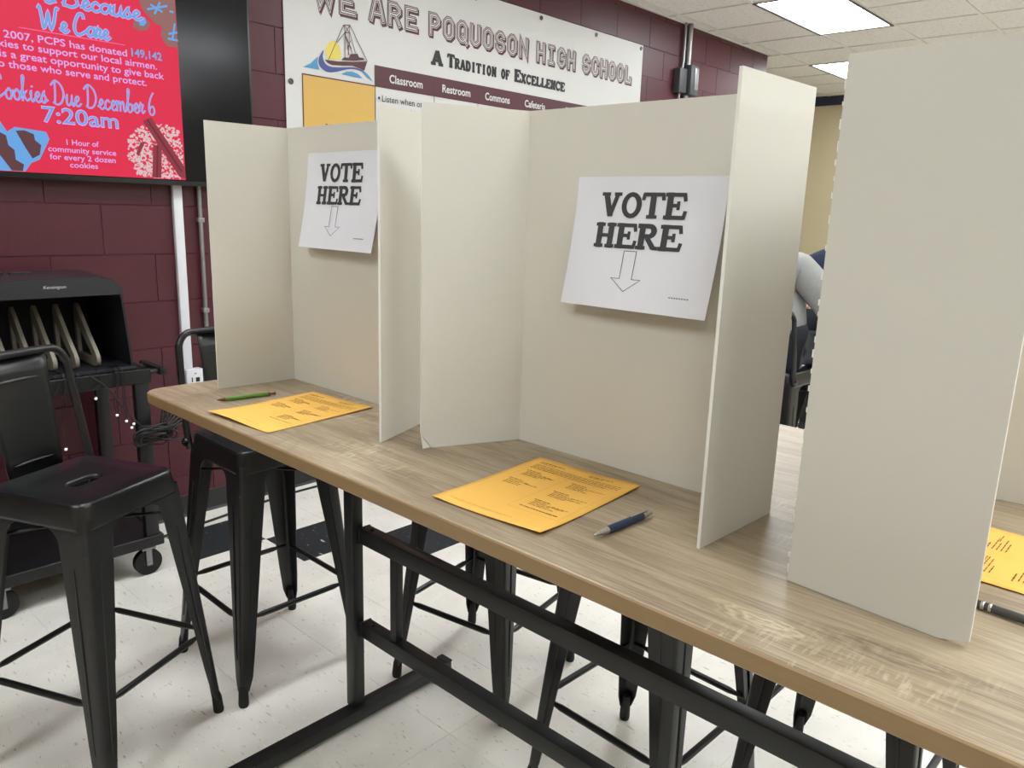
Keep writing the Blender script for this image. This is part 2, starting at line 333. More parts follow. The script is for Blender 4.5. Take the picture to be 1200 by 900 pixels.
# ================================================================ SETTING
M_block = block_mat(); M_mortar = mat('maroon_mortar', (78,30,42), .6)
M_beige = mat('beige_wall_paint', (188,175,142), .75, bump=.1); M_navy = mat('navy_trim_paint', (38,44,66), .6)
M_black = mat('black_powder_coat', (17,18,19), .33, bump=.12, bscale=500, spec=.55)
M_frame = mat('black_table_frame', (24,26,27), .42, bump=.1, bscale=600)
M_rubber = mat('black_rubber', (22,22,22), .75)
M_white = mat('white_plastic', (216,216,220), .4)
M_galv = mat('galvanised_metal', (150,150,150), .38, metal=.7, noise=.15, nscale=60)
# left block wall
wl = box('wall_left', (WX-.2, -4.5, 0), (WX-.003, 6.25, CEIL), M_mortar); wl['kind'] = 'structure'
bm = bmesh.new()
BW, BH = .4064, .2032
g0 = .0022
def blk(bm, y0, y1, z0, z1):
    a = [bm.verts.new((-.003, y, z)) for y, z in ((y0+.001, z0+.001), (y1-.001, z0+.001), (y1-.001, z1-.001), (y0+.001, z1-.001))]
    c = [bm.verts.new((0, y, z)) for y, z in ((y0+g0+.001, z0+g0+.001), (y1-g0-.001, z0+g0+.001), (y1-g0-.001, z1-g0-.001), (y0+g0+.001, z1-g0-.001))]
    bm.faces.new(c)
    for i in range(4): j = (i+1) % 4; bm.faces.new((a[i], a[j], c[j], c[i]))
def block_mesh(w, h):
    bm = bmesh.new(); blk(bm, 0, w, 0, h); bmesh.ops.recalc_face_normals(bm, faces=bm.faces)
    me = bpy.data.meshes.new('block'); bm.to_mesh(me); bm.free(); me.materials.append(M_block); return me
full = block_mesh(BW, BH); cache = {}
zc = .197
for k in range(-1, 14):
    z0 = max(0, zc+k*BH); z1 = min(CEIL, zc+(k+1)*BH)
    if z1-z0 < .02: continue
    off = .487 if k % 2 == 1 else .691
    y = off-4*BW
    while y < 6.25:
        a, b = max(y, -1.0), min(y+BW, 6.25)
        if b-a > .03:
            if abs(b-a-BW) < 1e-4 and abs(z1-z0-BH) < 1e-4: me = full
            else:
                key = (round(b-a, 3), round(z1-z0, 3)); me = cache.setdefault(key, None) or block_mesh(b-a, z1-z0); cache[key] = me
            o = link('block', me, M_block, wl, (WX+random.uniform(-.0006, .0006), a, z0))
        y += BW
# other walls
def struct(name, a, b, m):
    o = box(name, a, b, m); o['kind'] = 'structure'; return o
struct('wall_recess', (-4.3, 6.25, 0), (-4.2, YB, CEIL), M_beige)
struct('wall_return', (-4.2, 6.1, 0), (WX-.2, 6.25, CEIL), M_beige)
struct('wall_back', (-4.3, YB, 0), (7.2, YB+.1, CEIL), M_beige)
struct('trim_1', (-4.2, YB-.02, CEIL-.105), (7.1, YB, CEIL), M_navy)
struct('wall_right', (7.1, -4.5, 0), (7.2, YB, CEIL), M_beige)
struct('wall_front', (WX-.2, -4.6, 0), (7.2, -4.5, CEIL), M_beige)
bb = prism('baseboard_left', [(WX-.001, 0), (WX+.014, 0), (WX+.007, .012), (WX+.005, .1), (WX+.001, .103), (WX-.001, .103)], 1, -4.5, 6.25, mat('black_vinyl_base', (28,28,30), .45)); bb['kind'] = 'structure'
# floor
M_tile = tile_mat('white_vinyl_tile', (236,232,223), [(190,170,152), (200,192,178), (246,244,240), (168,146,130)], .682)
M_tileb = tile_mat('black_vinyl_tile', (34,41,44), [(190,190,186), (110,114,114)], .68, .42)
fl = box('floor', (-4.3, -4.6, -.1), (7.2, YB, -.0012), M_tile); fl['kind'] = 'structure'
TS = .3048; TX, TY = -.929, .885
def tmesh(m):
    bm = bmesh.new(); g, b = .0006, .0008
    a = [bm.verts.new(p) for p in ((g,g,-.0012), (TS-g,g,-.0012), (TS-g,TS-g,-.0012), (g,TS-g,-.0012))]
    c = [bm.verts.new(p) for p in ((g+b,g+b,0), (TS-g-b,g+b,0), (TS-g-b,TS-g-b,0), (g+b,TS-g-b,0))]
    bm.faces.new(c)
    for i in range(4): j = (i+1) % 4; bm.faces.new((a[i], a[j], c[j], c[i]))
    me = bpy.data.meshes.new('tile'); bm.to_mesh(me); bm.free(); me.materials.append(m); return me
tw, tb = tmesh(M_tile), tmesh(M_tileb)
for i in range(-1, 12):
    for j in range(-8, 13):
        if i > 8 and j < -2: continue
        o = link('floor_tile', tb if (i == j and i <= 4) else tw, None, fl, (TX+i*TS, TY+j*TS, random.uniform(-.00015, .00015)))
# first cut row against the wall
cut = bpy.data.meshes.new('tile_cut'); cw = TX-TS-(WX)-.001
cut.from_pydata([(0,.0006,0), (cw-.0008,.0006,0), (cw-.0008,TS-.0006,0), (0,TS-.0006,0)], [], [(0,1,2,3)]); cut.materials.append(M_tile)
for j in range(-8, 13): link('floor_tile', cut, None, fl, (WX, TY+j*TS, 0))
# ceiling
M_ct = ceiling_mat(); M_grid = mat('ceiling_grid_metal', (216,213,207), .6)
ce = box('ceiling', (-4.3, -4.6, CEIL+.02), (7.2, YB+.1, CEIL+.12), mat('ceiling_plenum', (190,182,170), .9)); ce['kind'] = 'structure'
GX, GY, SX, SY = -1.31, 4.564, .566, .583
xs = [GX+SX*k for k in range(-5, 15)]; ys = [GY+SY*k for k in range(-15, 8)]
bm = bmesh.new()
for x in xs: addbox(bm, (x-.011, (6.25 if x < WX else -4.5), CEIL-.004), (x+.011, YB, CEIL+.004))
for y in ys: addbox(bm, ((-4.2 if y > 6.26 else WX), y-.011, CEIL-.0042), (7.1, y+.011, CEIL+.0038))
addbox(bm, (WX, -4.5, CEIL-.006), (WX+.02, 6.25, CEIL+.003))
gr = bmobj('ceiling_grid', bm, M_grid, ce)
lights = [(-.744, 4.564), (-1.31, 6.896), (1.52, 4.564), (1.52, 6.896), (3.784, 4.564), (-.178, 2.232), (2.652, 2.232), (2.086, -.1), (4.916, .483), (4.916, 2.815), (2.652,-2.432), (-.178,-.1), (.388,-2.432)]  # leading pair are in view; the others are added to light the room
lights = [(GX+SX*round((x-GX)/SX), GY+SY*round((y-GY)/SY)) for x, y in lights]
def lit(x, y): return any(lx-.01 <= x < lx+SX-.01 and ly-.01 <= y < ly+2*SY-.01 for lx, ly in lights)
def cmesh(w, h, name='ceiling_tile'):
    bm = bmesh.new(); addbox(bm, (.008, .008, 0), (w-.008, h-.008, .015)); me = bpy.data.meshes.new(name); bm.to_mesh(me); bm.free(); me.materials.append(M_ct); return me
ct = cmesh(SX, SY); cs = cmesh(GX-WX, SY); n = 0; rest = bmesh.new()
for x in xs:
    for y in ys:
        if x+.1 < GX and y < 6.2: continue
        if lit(x, y): continue
        w_ = SX
        near = y > 3.3 and x < 2.2
        if near: link('ceiling_tile', ct, None, ce, (x, y, CEIL+.003+random.uniform(0, .001)))
        else:
            addbox(rest, (x+.008, y+.008, CEIL+.003), (x+SX-.008, min(y+SY-.008, YB), CEIL+.018))
for y in ys:
    if y < 6.2 and y > 3.3: link('ceiling_tile', cs, None, ce, (WX, y, CEIL+.003))
    elif y < 6.2: addbox(rest, (WX, y+.008, CEIL+.003), (GX-.008, y+SY-.008, CEIL+.018))
rt_ = bmobj('ceiling_tiles_beyond', rest, M_ct, ce); rt_['kind'] = 'stuff'
M_lens = mat('lit_troffer_lens', (243,249,253), .5, emit=LAMP, noise=.02)
M_lf = mat('troffer_frame_dark', (70,66,60), .5)
lab = ['square white troffer light nearest the camera in the ceiling', 'lit ceiling troffer farther off, partly behind the tall white board at right']
for i, (x, y) in enumerate(lights):
    t = thing('ceiling_light', ['large lit white troffer light at the top of the ceiling view', 'smaller lit troffer farther back, cut off by the big white board'][i] if i < 2 else 'added rectangular ceiling troffer outside the view, there only to light the room', 'light', (x, y, CEIL), 0, None if i < 2 else 'added troffers outside the view')
    W_, H_ = SX, 2*SY
    bm = bmesh.new()
    for a, b in (((0,0), (W_,.022)), ((0,H_-.022), (W_,H_)), ((0,0), (.022,H_)), ((W_-.022,0), (W_,H_))): addbox(bm, (a[0], a[1], -.008), (b[0], b[1], .012))
    bmobj('frame', bm, M_lf, t)
    bm = bmesh.new(); addbox(bm, (.02, .02, -.002), (W_-.02, H_-.02, .006)); bmobj('diffuser', bm, M_lens, t)
# ================================================================ TABLE
M_wood = wood_mat(); M_edge = mat('tan_edge_band', (138,112,76), .45, noise=.12, nscale=9, stretch=(1, 8, 30))
tbl = thing('high_table', 'long bar-height table with pale oak laminate top and black steel frame', 'table', (1.33, .46, 0))
LX0, LX1, TW, TH = .113-1.33, 2.55-1.33, .921, .027
oc = [(x, y) for x, y in rrect((LX1-LX0)/2, TW/2, .045, 8, (LX0+LX1)/2, 0)]
bm = bmesh.new()
rs = []
for z, ins in ((HT-TH+.004, .003), (HT-.0035, .003), (HT-.001, .0022), (HT, .005)):
    rs.append([bm.verts.new((x*(1-ins/abs(x)) if abs(x) > .01 else x, y*(1-ins/abs(y)) if abs(y) > .01 else y, z)) for x, y in oc])
bm.faces.new(rs[0][::-1]); bm.faces.new(rs[-1])
for a, b in zip(rs, rs[1:]):
    for k in range(len(a)): j = (k+1) % len(a); bm.faces.new((a[k], a[j], b[j], b[k]))
bmobj('tabletop', bm, M_wood, tbl)
bm = bmesh.new(); rs = []
for z, o_ in ((HT-TH, -.003), (HT-TH+.003, 0), (HT-.003, 0), (HT-.0008, -.002), (HT-.0012, -.006)):
    rs.append([bm.verts.new((x*(1+o_/abs(x)), y*(1+o_/abs(y)), z)) for x, y in oc])
inner = [bm.verts.new((x*(1-.02/abs(x)), y*(1-.02/abs(y)), HT-TH)) for x, y in oc]
rs = [inner]+rs
for a, b in zip(rs, rs[1:]):
    for k in range(len(a)): j = (k+1) % len(a); bm.faces.new((a[k], a[j], b[j], b[k]))
bmobj('edge_band', bm, M_edge, tbl, True)
def tb_box(name, a, b, parent=tbl, bev=.003):
    return box(name, (a[0]-1.33, a[1]-.46, a[2]), (b[0]-1.33, b[1]-.46, b[2]), M_frame, parent, bev)
for sgn in (0, 1):
    X0, X1 = (.333, .373) if not sgn else (2.287, 2.327)
    leg = tb_box('post', (X0, .42, .045), (X1, .455, HT-TH-.004))
    tb_box('foot_bar', (X0+.008, .0, .012), (X1+.014, .78, .048))
    bm = bmesh.new()
    for y in (.0, .78):
        addbox(bm, (X0+.007-1.33, y-.46-.022, .046), (X1+.015-1.33, y-.46+.002, .0505), .001); addbox(bm, (X0+.012-1.33, (y-.03 if y > .3 else y)-.46, 0), (X1+.01-1.33, (y if y > .3 else y+.03)-.46, .014))
    bmobj('end_cap', bm, M_rubber, tbl)
    tb_box('top_bracket', (X0-.01, .1, HT-TH-.0245), (X1+.01, .80, HT-TH-.0005), bev=.002)
for z0, z1 in ((.547, .592), (.267, .310)): 
    r_ = tb_box('rail', (.373, .44, z0), (2.287, .476, z1))
for z0, z1 in ((.547, .592), (.267, .310)):
    bm = bmesh.new()
    for xa in (.373, 2.281): addbox(bm, (xa-1.33, .438-.46, z0-.001), (xa+.005-1.33, .477-.46, z1+.0008), .001)
    for xa in (.41, 2.25): addtube(bm, [(xa-1.33, .458-.46, z1-.001), (xa-1.33, .458-.46, z1+.004)], .006, 8)
    bmobj('rail_flange', bm, M_frame, tbl)
for xa in (.50, 1.33, 2.13): tb_box('spindle', (xa, .445, .308), (xa+.026, .470, .549))
# ================================================================ STOOLS
def build_stool():
    t = thing('bar_stool', 'x', 'stool')
    N_ = 48; HZ = .75
    def ring(h, r, z, hy=None): return [(x, y, z) for x, y in rrect(h, hy or h, r, 11)]
    def hole(hx, hy, z):
        base = rrect(.155, .155, .035, 11); out = []
        P = rrect(hx, hy, min(hx, hy)-.0005, 11); return [(x, y, z) for x, y in P]
    bm = bmesh.new()
    seq = [ring(.1588, .030, HZ-.062), ring(.1586, .031, HZ-.055), ring(.1545, .040, HZ-.010), ring(.1525, .038, HZ-.003), ring(.148, .036, HZ+.001), ring(.143, .034, HZ), ring(.136, .032, HZ-.004), ring(.09, .03, HZ-.005), hole(.024, .050, HZ-.005), hole(.021, .047, HZ-.008), hole(.019, .045, HZ-.016)]
    vr = [[bm.verts.new(p) for p in s] for s in seq]
    for a, b in zip(vr, vr[1:]):
        for k in range(len(a)): j = (k+1) % len(a); bm.faces.new((a[k], a[j], b[j], b[k]))
    o = bmobj('seat', bm, M_black, t, True); sm = o.modifiers.new('s', 'SOLIDIFY'); sm.thickness = .002; sm.offset = -1
    for sx, sy in ((1,1), (-1,1), (-1,-1), (1,-1)):
        bm = bmesh.new(); lv = []
        for z, wlen in ((.712, .140), (.690, .125), (.684, .104), (.676, .090), (.660, .080), (.60, .076), (.45, .064), (.30, .053), (.16, .043), (.085, .036), (.045, .024)):
            c = .213-.055*z/.688
            if z > .687: c = .1555 if z > .70 else .1572
            r = .012; prof = []
            out = [(c-wlen, c)]+[(c-r+r*cos(R(a)), c-r+r*sin(R(a))) for a in (90, 60, 30, 0)]+[(c, c-wlen)]
            th = .003; inn = [(c-th, c-wlen)]+[(c-r+(r-th)*cos(R(a)), c-r+(r-th)*sin(R(a))) for a in (0, 30, 60, 90)]+[(c-wlen, c-th)]
            lv.append([bm.verts.new((x*sx, y*sy, z)) for x, y in out+inn])
        for a, b in zip(lv, lv[1:]):
            for k in range(len(a)): j = (k+1) % len(a); bm.faces.new((a[k], a[j], b[j], b[k]))
        bm.faces.new(lv[0]); bm.faces.new(lv[-1][::-1])
        # pressed rib on each wing
        for ax in (0, 1):
            pts = []
            for z in (.60, .45, .30, .14):
                f = z/.75; c = .213-.055*z/.688; u_ = c-(.036*(.5+f*.6)+.004)
                p = (u_, c+.0005, z) if ax else (c+.0005, u_, z); pts.append((p[0]*sx, p[1]*sy, z))
            addtube(bm, pts, [.0015, .0032, .0032, .0015], 6)
        lg = bmobj('leg', bm, M_black, t, True)
        bm = bmesh.new(); q = .1985
        addtube(bm, [((q-.006)*sx, (q-.006)*sy, .085), (q*sx, q*sy, .045), ((q+.002)*sx, (q+.002)*sy, .008), ((q+.002)*sx, (q+.002)*sy, 0)], [.010, .0140, .0150, .0135], 12)
        bmobj('rubber_foot', bm, M_rubber, lg, True)
    zb = .262; c = .213-.055*zb/.688-.0055; e = c-.012
    for k in range(4):
        a = k*pi/2; dx, dy = cos(a), sin(a); px, py = -dy, dx
        P = [(dx*c+px*s*e, dy*c+py*s*e, zb) for s in (-1, -.8, -.7, .7, .8, 1)]
        bm = bmesh.new(); addtube(bm, P, [.0045, .006, .0085, .0085, .006, .0045], 8); bmobj('stretcher', bm, M_black, t, True)
    for s in (1, -1): tube('cross_brace', [(-.16, -.16*s, .628), (0, 0, .640), (.16, .16*s, .628)], .0045, M_black, t, 6)
    # backrest on -x side
    bx = -.150; top = 1.050
    P = [(bx+.012, -.163, .700), (bx, -.163, .735), (bx-.022, -.160, .86), (bx-.040, -.156, .975)]
    P += [(bx-.046, -.152, 1.015), (bx-.050, -.130, top-.006), (bx-.052, -.095, top)]
    full_ = P+[(bx-.052, 0, top+.001)]+[(x, -y, z) for x, y, z in P[::-1]]
    bm = bmesh.new(); addtube(bm, catmull(full_, 5), .0105, 10); bmobj('back_frame', bm, M_black, t, True)
    # splat
    bm = bmesh.new(); rows = []
    for z, hw, x in ((.728, .078, bx-.004), (.80, .082, bx-.014), (.90, .087, bx-.028), (1.0, .092, bx-.042), (1.043, .095, bx-.050)):
        rows.append([(x-.012*(1-(y/hw)**2), y, z) for y in [hw*(-1+2*k/10) for k in range(11)]])
    vv = [[bm.verts.new(p) for p in r] for r in rows]; 
    for a, b in zip(vv, vv[1:]):
        for k in range(10): bm.faces.new((a[k], a[k+1], b[k+1], b[k]))
    sp = bmobj('backrest', bm, M_black, t, True); sm = sp.modifiers.new('s', 'SOLIDIFY'); sm.thickness = .003
    bm = bmesh.new()
    addtube(bm, [(bx-.0085-.012*(1-(y/.08)**2)+.004, y, .775) for y in (-.055, -.03, 0, .03, .055)], [.001, .004, .004, .004, .001], 6)
    addtube(bm, [(bx-.038-.012*(1-(y/.09)**2)+.004, y, .985) for y in (-.06, -.03, 0, .03, .06)], [.001, .004, .004, .004, .001], 6)
    bmobj('pressed_rib', bm, M_black, sp, True)
    for s in (1, -1):
        bm = bmesh.new(); addtube(bm, [(bx, s*.160, .722), (bx, s*.176, .722)], .013, 12); addtube(bm, [(bx, s*.176, .722), (bx, s*.181, .722)], .007, 6)
        bmobj('bolt', bm, M_galv if 0 else M_black, t, True)
    return t
def copy_tree(o, parent=None):
    c = o.copy(); COL.objects.link(c); c.parent = parent
    for ch in list(o.children): copy_tree(ch, c)
    return c
st = build_stool(); first = True
for x, y, a, lb in [(-.049, -.092, 24.8, 'black metal bar stool at the left edge, its seat and handle slot in full view'),
    (-.12, .439, -.5, 'black metal bar stool at the left end of the table, backrest beside the white raceway'),
    (.438, .881, -90+9.6, 'black metal bar stool behind the table, just right of the table frame post'),
    (1.097, .784, -90-2, 'black metal bar stool behind the table at bottom centre, its thick leg behind the rails'),
    (1.499, 1.067, -90-1.2, 'black metal bar stool farthest right behind the table, under the tall white board'),
    (.45, 2.84, 90-3, 'black metal bar stool in the gap between boards, under the person in grey'),
    (.46, 3.6, 90+10, 'black metal bar stool in the gap between boards, under the person in navy')]:
    o = st if first else copy_tree(st); first = False
    o.location = (x, y, 0); o.rotation_euler = (0, 0, R(a)); o['label'] = lb; o['group'] = 'metal bar stools'
# ================================================================ BOARDS
M_foam = mat('white_foam_board', (207,203,192), .8, bump=.05, bscale=90, noise=.02, nscale=3); HB = .627
M_core = mat('foam_board_cut_edge', (232,230,222), .8, noise=.06, nscale=400)
def panel(parent, a, b, h=HB, th=.0048, rough=None, clip=None):
    a = Vector(a); b = Vector(b); d = (b-a); L = d.length; ang = math.atan2(d.y, d.x)
    bm = bmesh.new()
    pts = [(0, 0), (L, 0), (L, h), (0, h)]
    if clip == 'a': pts = [(.022, 0), (L, 0), (L, h), (0, h), (0, .03)]
    if clip == 'b': pts = [(0, 0), (L-.03, 0), (L, .008), (L, h), (0, h)]
    if rough:    # knife-torn edge on the a side
        e = []; z = 0
        while z < h: e.append((random.uniform(-.0012, .0012), z)); z += random.uniform(.012, .03)
        pts = [(L, 0), (L, h), (0, h)]+e[::-1]
    A = [bm.verts.new((x, -th/2, z)) for x, z in pts]; B = [bm.verts.new((x, th/2, z)) for x, z in pts]
    bm.faces.new(A); bm.faces.new(B[::-1]); es = []
    for i in range(len(pts)): j = (i+1) % len(pts); es.append(bm.faces.new((A[j], A[i], B[i], B[j])))
    for f in es: f.material_index = 1
    me = bpy.data.meshes.new('panel'); bmesh.ops.recalc_face_normals(bm, faces=bm.faces); bm.to_mesh(me); bm.free()
    me.materials.append(M_foam); me.materials.append(M_core)
    o = link('panel', me, None, parent, (a.x, a.y, 0)); o.rotation_euler = (0, 0, ang); return o
def trifold(label, base, P, clip0=None, rough=None):
    bx = Vector(base)
    t = thing('trifold_board', label, 'display board', (bx.x, bx.y, HT+.0005), 0, 'white voting booth boards on the table')
    Q = [(p[0]-bx.x, p[1]-bx.y) for p in P]
    panel(t, Q[0], Q[1], clip=clip0, rough=None); panel(t, Q[1], Q[2]); p3 = panel(t, Q[3], Q[2])
    return t
tA = trifold('leftmost white tri-fold board, standing at the left end of the table beside the green pen', (.49, .35), [(.2185, .142), (.232, .347), (.762, .347), (.8297, .165)])
tB = trifold('middle white tri-fold board, standing behind the blue pen, its vote sign fully visible', (1.25, .387), [(.911, .197), (.993, .387), (1.521, .387), (1.512, .186)], clip0='a')
# bent corner flap of the middle board
bm = bmesh.new(); v = [bm.verts.new(p) for p in ((.911+.0087-1.25, .197+.0202-.387, .0005), (.911-1.25, .197-.387, .03), (.911-1.25+.014, .197-.387-.006, .004))]; bm.faces.new(v)
fo = bmobj('bent_corner', bm, M_foam, tB)
tC = thing('trifold_board', 'largest, nearest white tri-fold board at right, turned to face the far end of the table', 'display board', (1.64, .46, HT+.0005), 0, 'white voting booth boards on the table')
panel(tC, (0, .187-.46), (1.8485-1.64, .1735-.46), clip='b', rough=None)
pr = panel(tC, (.002, .187-.46+.004), (-.002, .722-.46), rough=True); panel(tC, (-.002, .722-.46), (1.848-1.64, .748-.46))
# torn tape/edge bits along the near fold
bm = bmesh.new(); z = .01
while z < HB-.02:
    l = random.uniform(.004, .012); addbox(bm, (-.0014-random.uniform(0, .001), .1855-.46, z), (.001, .189-.46, z+l)); z += l+random.uniform(.006, .025)
bmobj('cut_fold_edge', bm, M_core, tC)
# ================================================================ VOTE SIGNS
M_paper = mat('white_paper', (216,215,220), .75, noise=.01); M_ink = mat('black_toner', (52,52,54), .7); M_inkl = mat('grey_toner', (120,120,124), .8)
M_tape = mat('clear_tape', (226,224,218), .2)
def paperfn(bend, sh=.0, tilt=0.):
    Wd, Hd = .2900, .2205
    def f(u, v, lift=0.):      # u to the right, v downward, both 0..1
        d = bend*(v**1.6)*(.98+.08*u) + .0025*sin(pi*u)*(v)
        x = u*Wd + tilt*v*Hd; return (x, -.0008-d-lift, -v*Hd+d*d*1.5)
    return f
def vote_sign(label, loc, bend, tilt):
    t = thing('vote_sign', label, 'sign', loc, 0, 'VOTE HERE signs taped inside the boards')
    f = paperfn(bend, tilt=tilt)
    n, mm = 14, 12; vs = [f(i/n, j/mm) for j in range(mm+1) for i in range(n+1)]
    fs = [(j*(n+1)+i, j*(n+1)+i+1, (j+1)*(n+1)+i+1, (j+1)*(n+1)+i) for j in range(mm) for i in range(n)]
    me = bpy.data.meshes.new('sheet'); me.from_pydata(vs, [], fs)
    for p in me.polygons: p.use_smooth = True
    link('sheet', me, M_paper, t)
    g = lambda x, y: f(x, 1-y, .0006)
    def sub(polys): return polys
    k = .2159/.2794
    P = slabtext('VOTE', .19, .765, .690, .195, S=.255, T=.165, wd=.158, gap=.0)
    P += slabtext('HERE', .172, .768, .462, .192, S=.255, T=.165, wd=.158, gap=.0)
    printed('lettering', P, g, M_ink, t, nrm=(0, -1, 0))
    ar = [(.405, .445), (.405, .235), (.345, .235), (.448, .14), (.55, .235), (.49, .235), (.49, .445)]
    printed('arrow', ribbon([(a, b) for a, b in ar], .0042, True), g, M_ink, t, nrm=(0, -1, 0))
    printed('small_print', [rect(.755+.016*i, .127, .755+.016*i+.012, .136) for i in range(8)], g, M_inkl, t, nrm=(0, -1, 0))
    for s in (.035, .965):
        tp = [f(s-.04, .0, .0008), f(s+.04, .0, .0008), f(s+.04, .07, .0008), f(s-.04, .07, .0008)]
        tp[0] = (tp[0][0], -.0006, .012); tp[1] = (tp[1][0], -.0006, .012)
    return t
vote_sign('VOTE HERE paper sign inside the leftmost white board', (.325, .347-.0026, 1.562), .031, -.02)
vote_sign('VOTE HERE paper sign inside the middle white board', (1.117, .387-.0026, 1.505), .032, -.02)
# ================================================================ BALLOTS, PENS
M_or = mat('goldenrod_paper', (236,182,84), .7, noise=.02); M_brown = mat('brown_print', (112,76,30), .8); M_lt = mat('light_brown_print', (190,138,56), .8)
def ballot(label, x, y, ang, seed, wav):
    t = thing('ballot_sheet', label, 'paper', (x, y, HT), ang, 'orange printed sheets on the table')
    Wd, Hd = .2159, .2794; rnd = random.Random(seed)
    def f(u, v, lift=0.):
        z = .0012+wav*(.5+.5*sin(u*4.2+seed))*(1-min(1, v*2.2))**2*1.0+wav*.6*max(0, v-.7)*(1+sin(u*7)) + .0012*sin(3*u+2*v)**2
        return (u*Wd, v*Hd, z+lift)
    n = 16; vs = [f(i/n, j/n) for j in range(n+1) for i in range(n+1)]
    fs = [(j*(n+1)+i, j*(n+1)+i+1, (j+1)*(n+1)+i+1, (j+1)*(n+1)+i) for j in range(n) for i in range(n)]
    me = bpy.data.meshes.new('sheet'); me.from_pydata(vs, [], fs)
    for p in me.polygons: p.use_smooth = True
    sh = link('sheet', me, M_or, t); sm = sh.modifiers.new('s', 'SOLIDIFY'); sm.thickness = .0003; sm.offset = -1
    g = lambda a, b: f(a, b, .0006); P = []; Q = []
    def words(x0, x1, y, h=.006, out=P):
        x = x0
        while x < x1-.01:
            w = min(rnd.uniform(.015, .06), x1-x); k = max(1, int(w/.03))
            out.append(rect(x, y, x+w, y+h)); x += w+.008
    words(.10, .34, .915, .009); words(.10, .27, .898); words(.58, .80, .925, .008); words(.58, .72, .908)
    for i in range(4): words(.10, .93-.1*(i == 3), .865-.022*i, .0055)
    for (cx0, cx1), ys_ in (((.10, .46), (.74, .56)), ((.54, .92), (.74, .56, .38))):
        for y0 in ys_:
            words(cx0+.03, cx0+.17, y0, .007)
            for i in range(4): words(cx0+.05, cx0+rnd.uniform(.17, .34), y0-.022-.02*i, .0055)
            words(cx0+.22, cx1-.02, y0-.03, .005)
    words(.10, .70, .07, .005, Q)
    Q += [rect(.09, .20, .092, .79), rect(.50, .20, .502, .79), rect(.94, .20, .942, .79), rect(.09, .79, .942, .792), rect(.5, .2, .942, .202)]
    words(.56, .9, .25, .007)
    printed('print', P, g, M_brown, t, nrm=(0, 0, 1)); printed('rules', Q, g, M_lt, t, nrm=(0, 0, 1))
    return t
ballot('orange printed sheet at the left end of the table beside the green pen', .4199, .0165, .0922, 1, .006)
ballot('orange printed sheet in the middle of the table beside the navy pen', 1.1197, .0435, .0568, 3, .006)
ballot('orange printed sheet at the right edge, partly behind the tall white board', 2.005, .363, pi/2-.01, 5, .002)
def pen(label, tip, end, prof, z=None):
    a = Vector((*tip, 0)); b = Vector((*end, 0)); d = b-a; L = d.length
    t = thing('pen', label, 'pen', (a.x, a.y, HT), math.atan2(d.y, d.x))
    rmax = max(r for _, _, ss in prof for _, r in ss)
    for nm, m, ss in prof:
        bm = bmesh.new(); addtube(bm, [(s*L, 0, rmax+.0006) for s, r in ss], [r for s, r in ss], 16); bmobj(nm, bm, m, t, True)
    return t, L, rmax
M_green = mat('green_plastic', (84,126,44), .35); M_dred = mat('dark_red_plastic', (110,48,38), .4)
M_navyp = mat('navy_grip', (38,54,78), .5); M_silver = mat('satin_silver', (196,194,190), .25, metal=.85)
M_gun = mat('gunmetal', (84,84,86), .3, metal=.6)
p1, L, r = pen('green click pen with dark red tip beside the left orange sheet', (.339, .078), (.363, .213), [
 ('tip', M_dred, [(0, .0008), (.02, .0016), (.05, .003), (.13, .0048), (.14, .0048)]), ('barrel', M_green, [(.14, .0046), (.15, .0050), (.5, .0052), (.85, .0050), (.86, .0046)]),
 ('button', M_dred, [(.86, .0048), (.90, .0046), (.905, .0026), (.97, .0026), (.975, .0036), (1, .003)])])
p2, L, r = pen('navy and silver click pen beside the middle orange sheet', (1.394, .104), (1.402, .238), [
 ('tip', M_silver, [(0, .001), (.02, .0018), (.2, .0052), (.22, .0054)]), ('barrel', M_navyp, [(.22, .0054), (.24, .0058), (.5, .0060), (.8, .0057), (.83, .0054)]),
 ('button', M_silver, [(.83, .0052), (.92, .0048), (.925, .003), (.98, .003), (1, .0025)])])
box('clip', (.60*L, -.0018, .0122), (.92*L, .0018, .0138), M_silver, p2, .0006)
p3, L, r = pen('dark grey pen with silver bands at the right edge beside the tall board', (1.795, .286), (1.934, .277), [
 ('tip', M_silver, [(0, .001), (.03, .002), (.14, .0042), (.25, .0046)]), ('barrel', M_gun, [(.25, .0046), (.30, .005), (.55, .0054), (.8, .005), (.85, .0048)]),
 ('band', M_silver, [(.295, .0052), (.30, .0056), (.32, .0056), (.325, .0052)]), ('band', M_silver, [(.355, .0052), (.36, .0056), (.375, .0056), (.38, .0052)]),
 ('button', M_silver, [(.85, .0048), (.93, .0044), (.935, .0028), (1, .0025)])])
# ================================================================ TELEVISION
M_bez = mat('tv_black_plastic', (20,20,22), .35); M_scr = mat('tv_glass', (14,15,21), .16, spec=.35)
def em(name, c, s=1.):
    M = mat(name, c, .5, emit=SCREEN*s, spec=.2, noise=.01); b = M.node_tree.nodes['Principled BSDF']
    for l in list(M.node_tree.links):
        if l.to_socket == b.inputs['Base Color']: M.node_tree.links.remove(l)
    b.inputs['Base Color'].default_value = (.01, .01, .01, 1); return M
tv = thing('television', 'large wall-mounted television showing a red cookie drive slide', 'television', (WX, .405, 1.50))
def tvb(n, a, b, m, bev=0., par=None): return box(n, (a[0]-WX, a[1]-.405, a[2]-1.5), (b[0]-WX, b[1]-.405, b[2]-1.5), m, par or tv, bev)
tvb('housing', (-1.383, -.31, 1.512), (-1.345, 1.12, 2.345), M_bez, .01)
tvb('bezel', (-1.350, -.322, 1.503), (-1.3325, 1.132, 2.353), M_bez, .004)
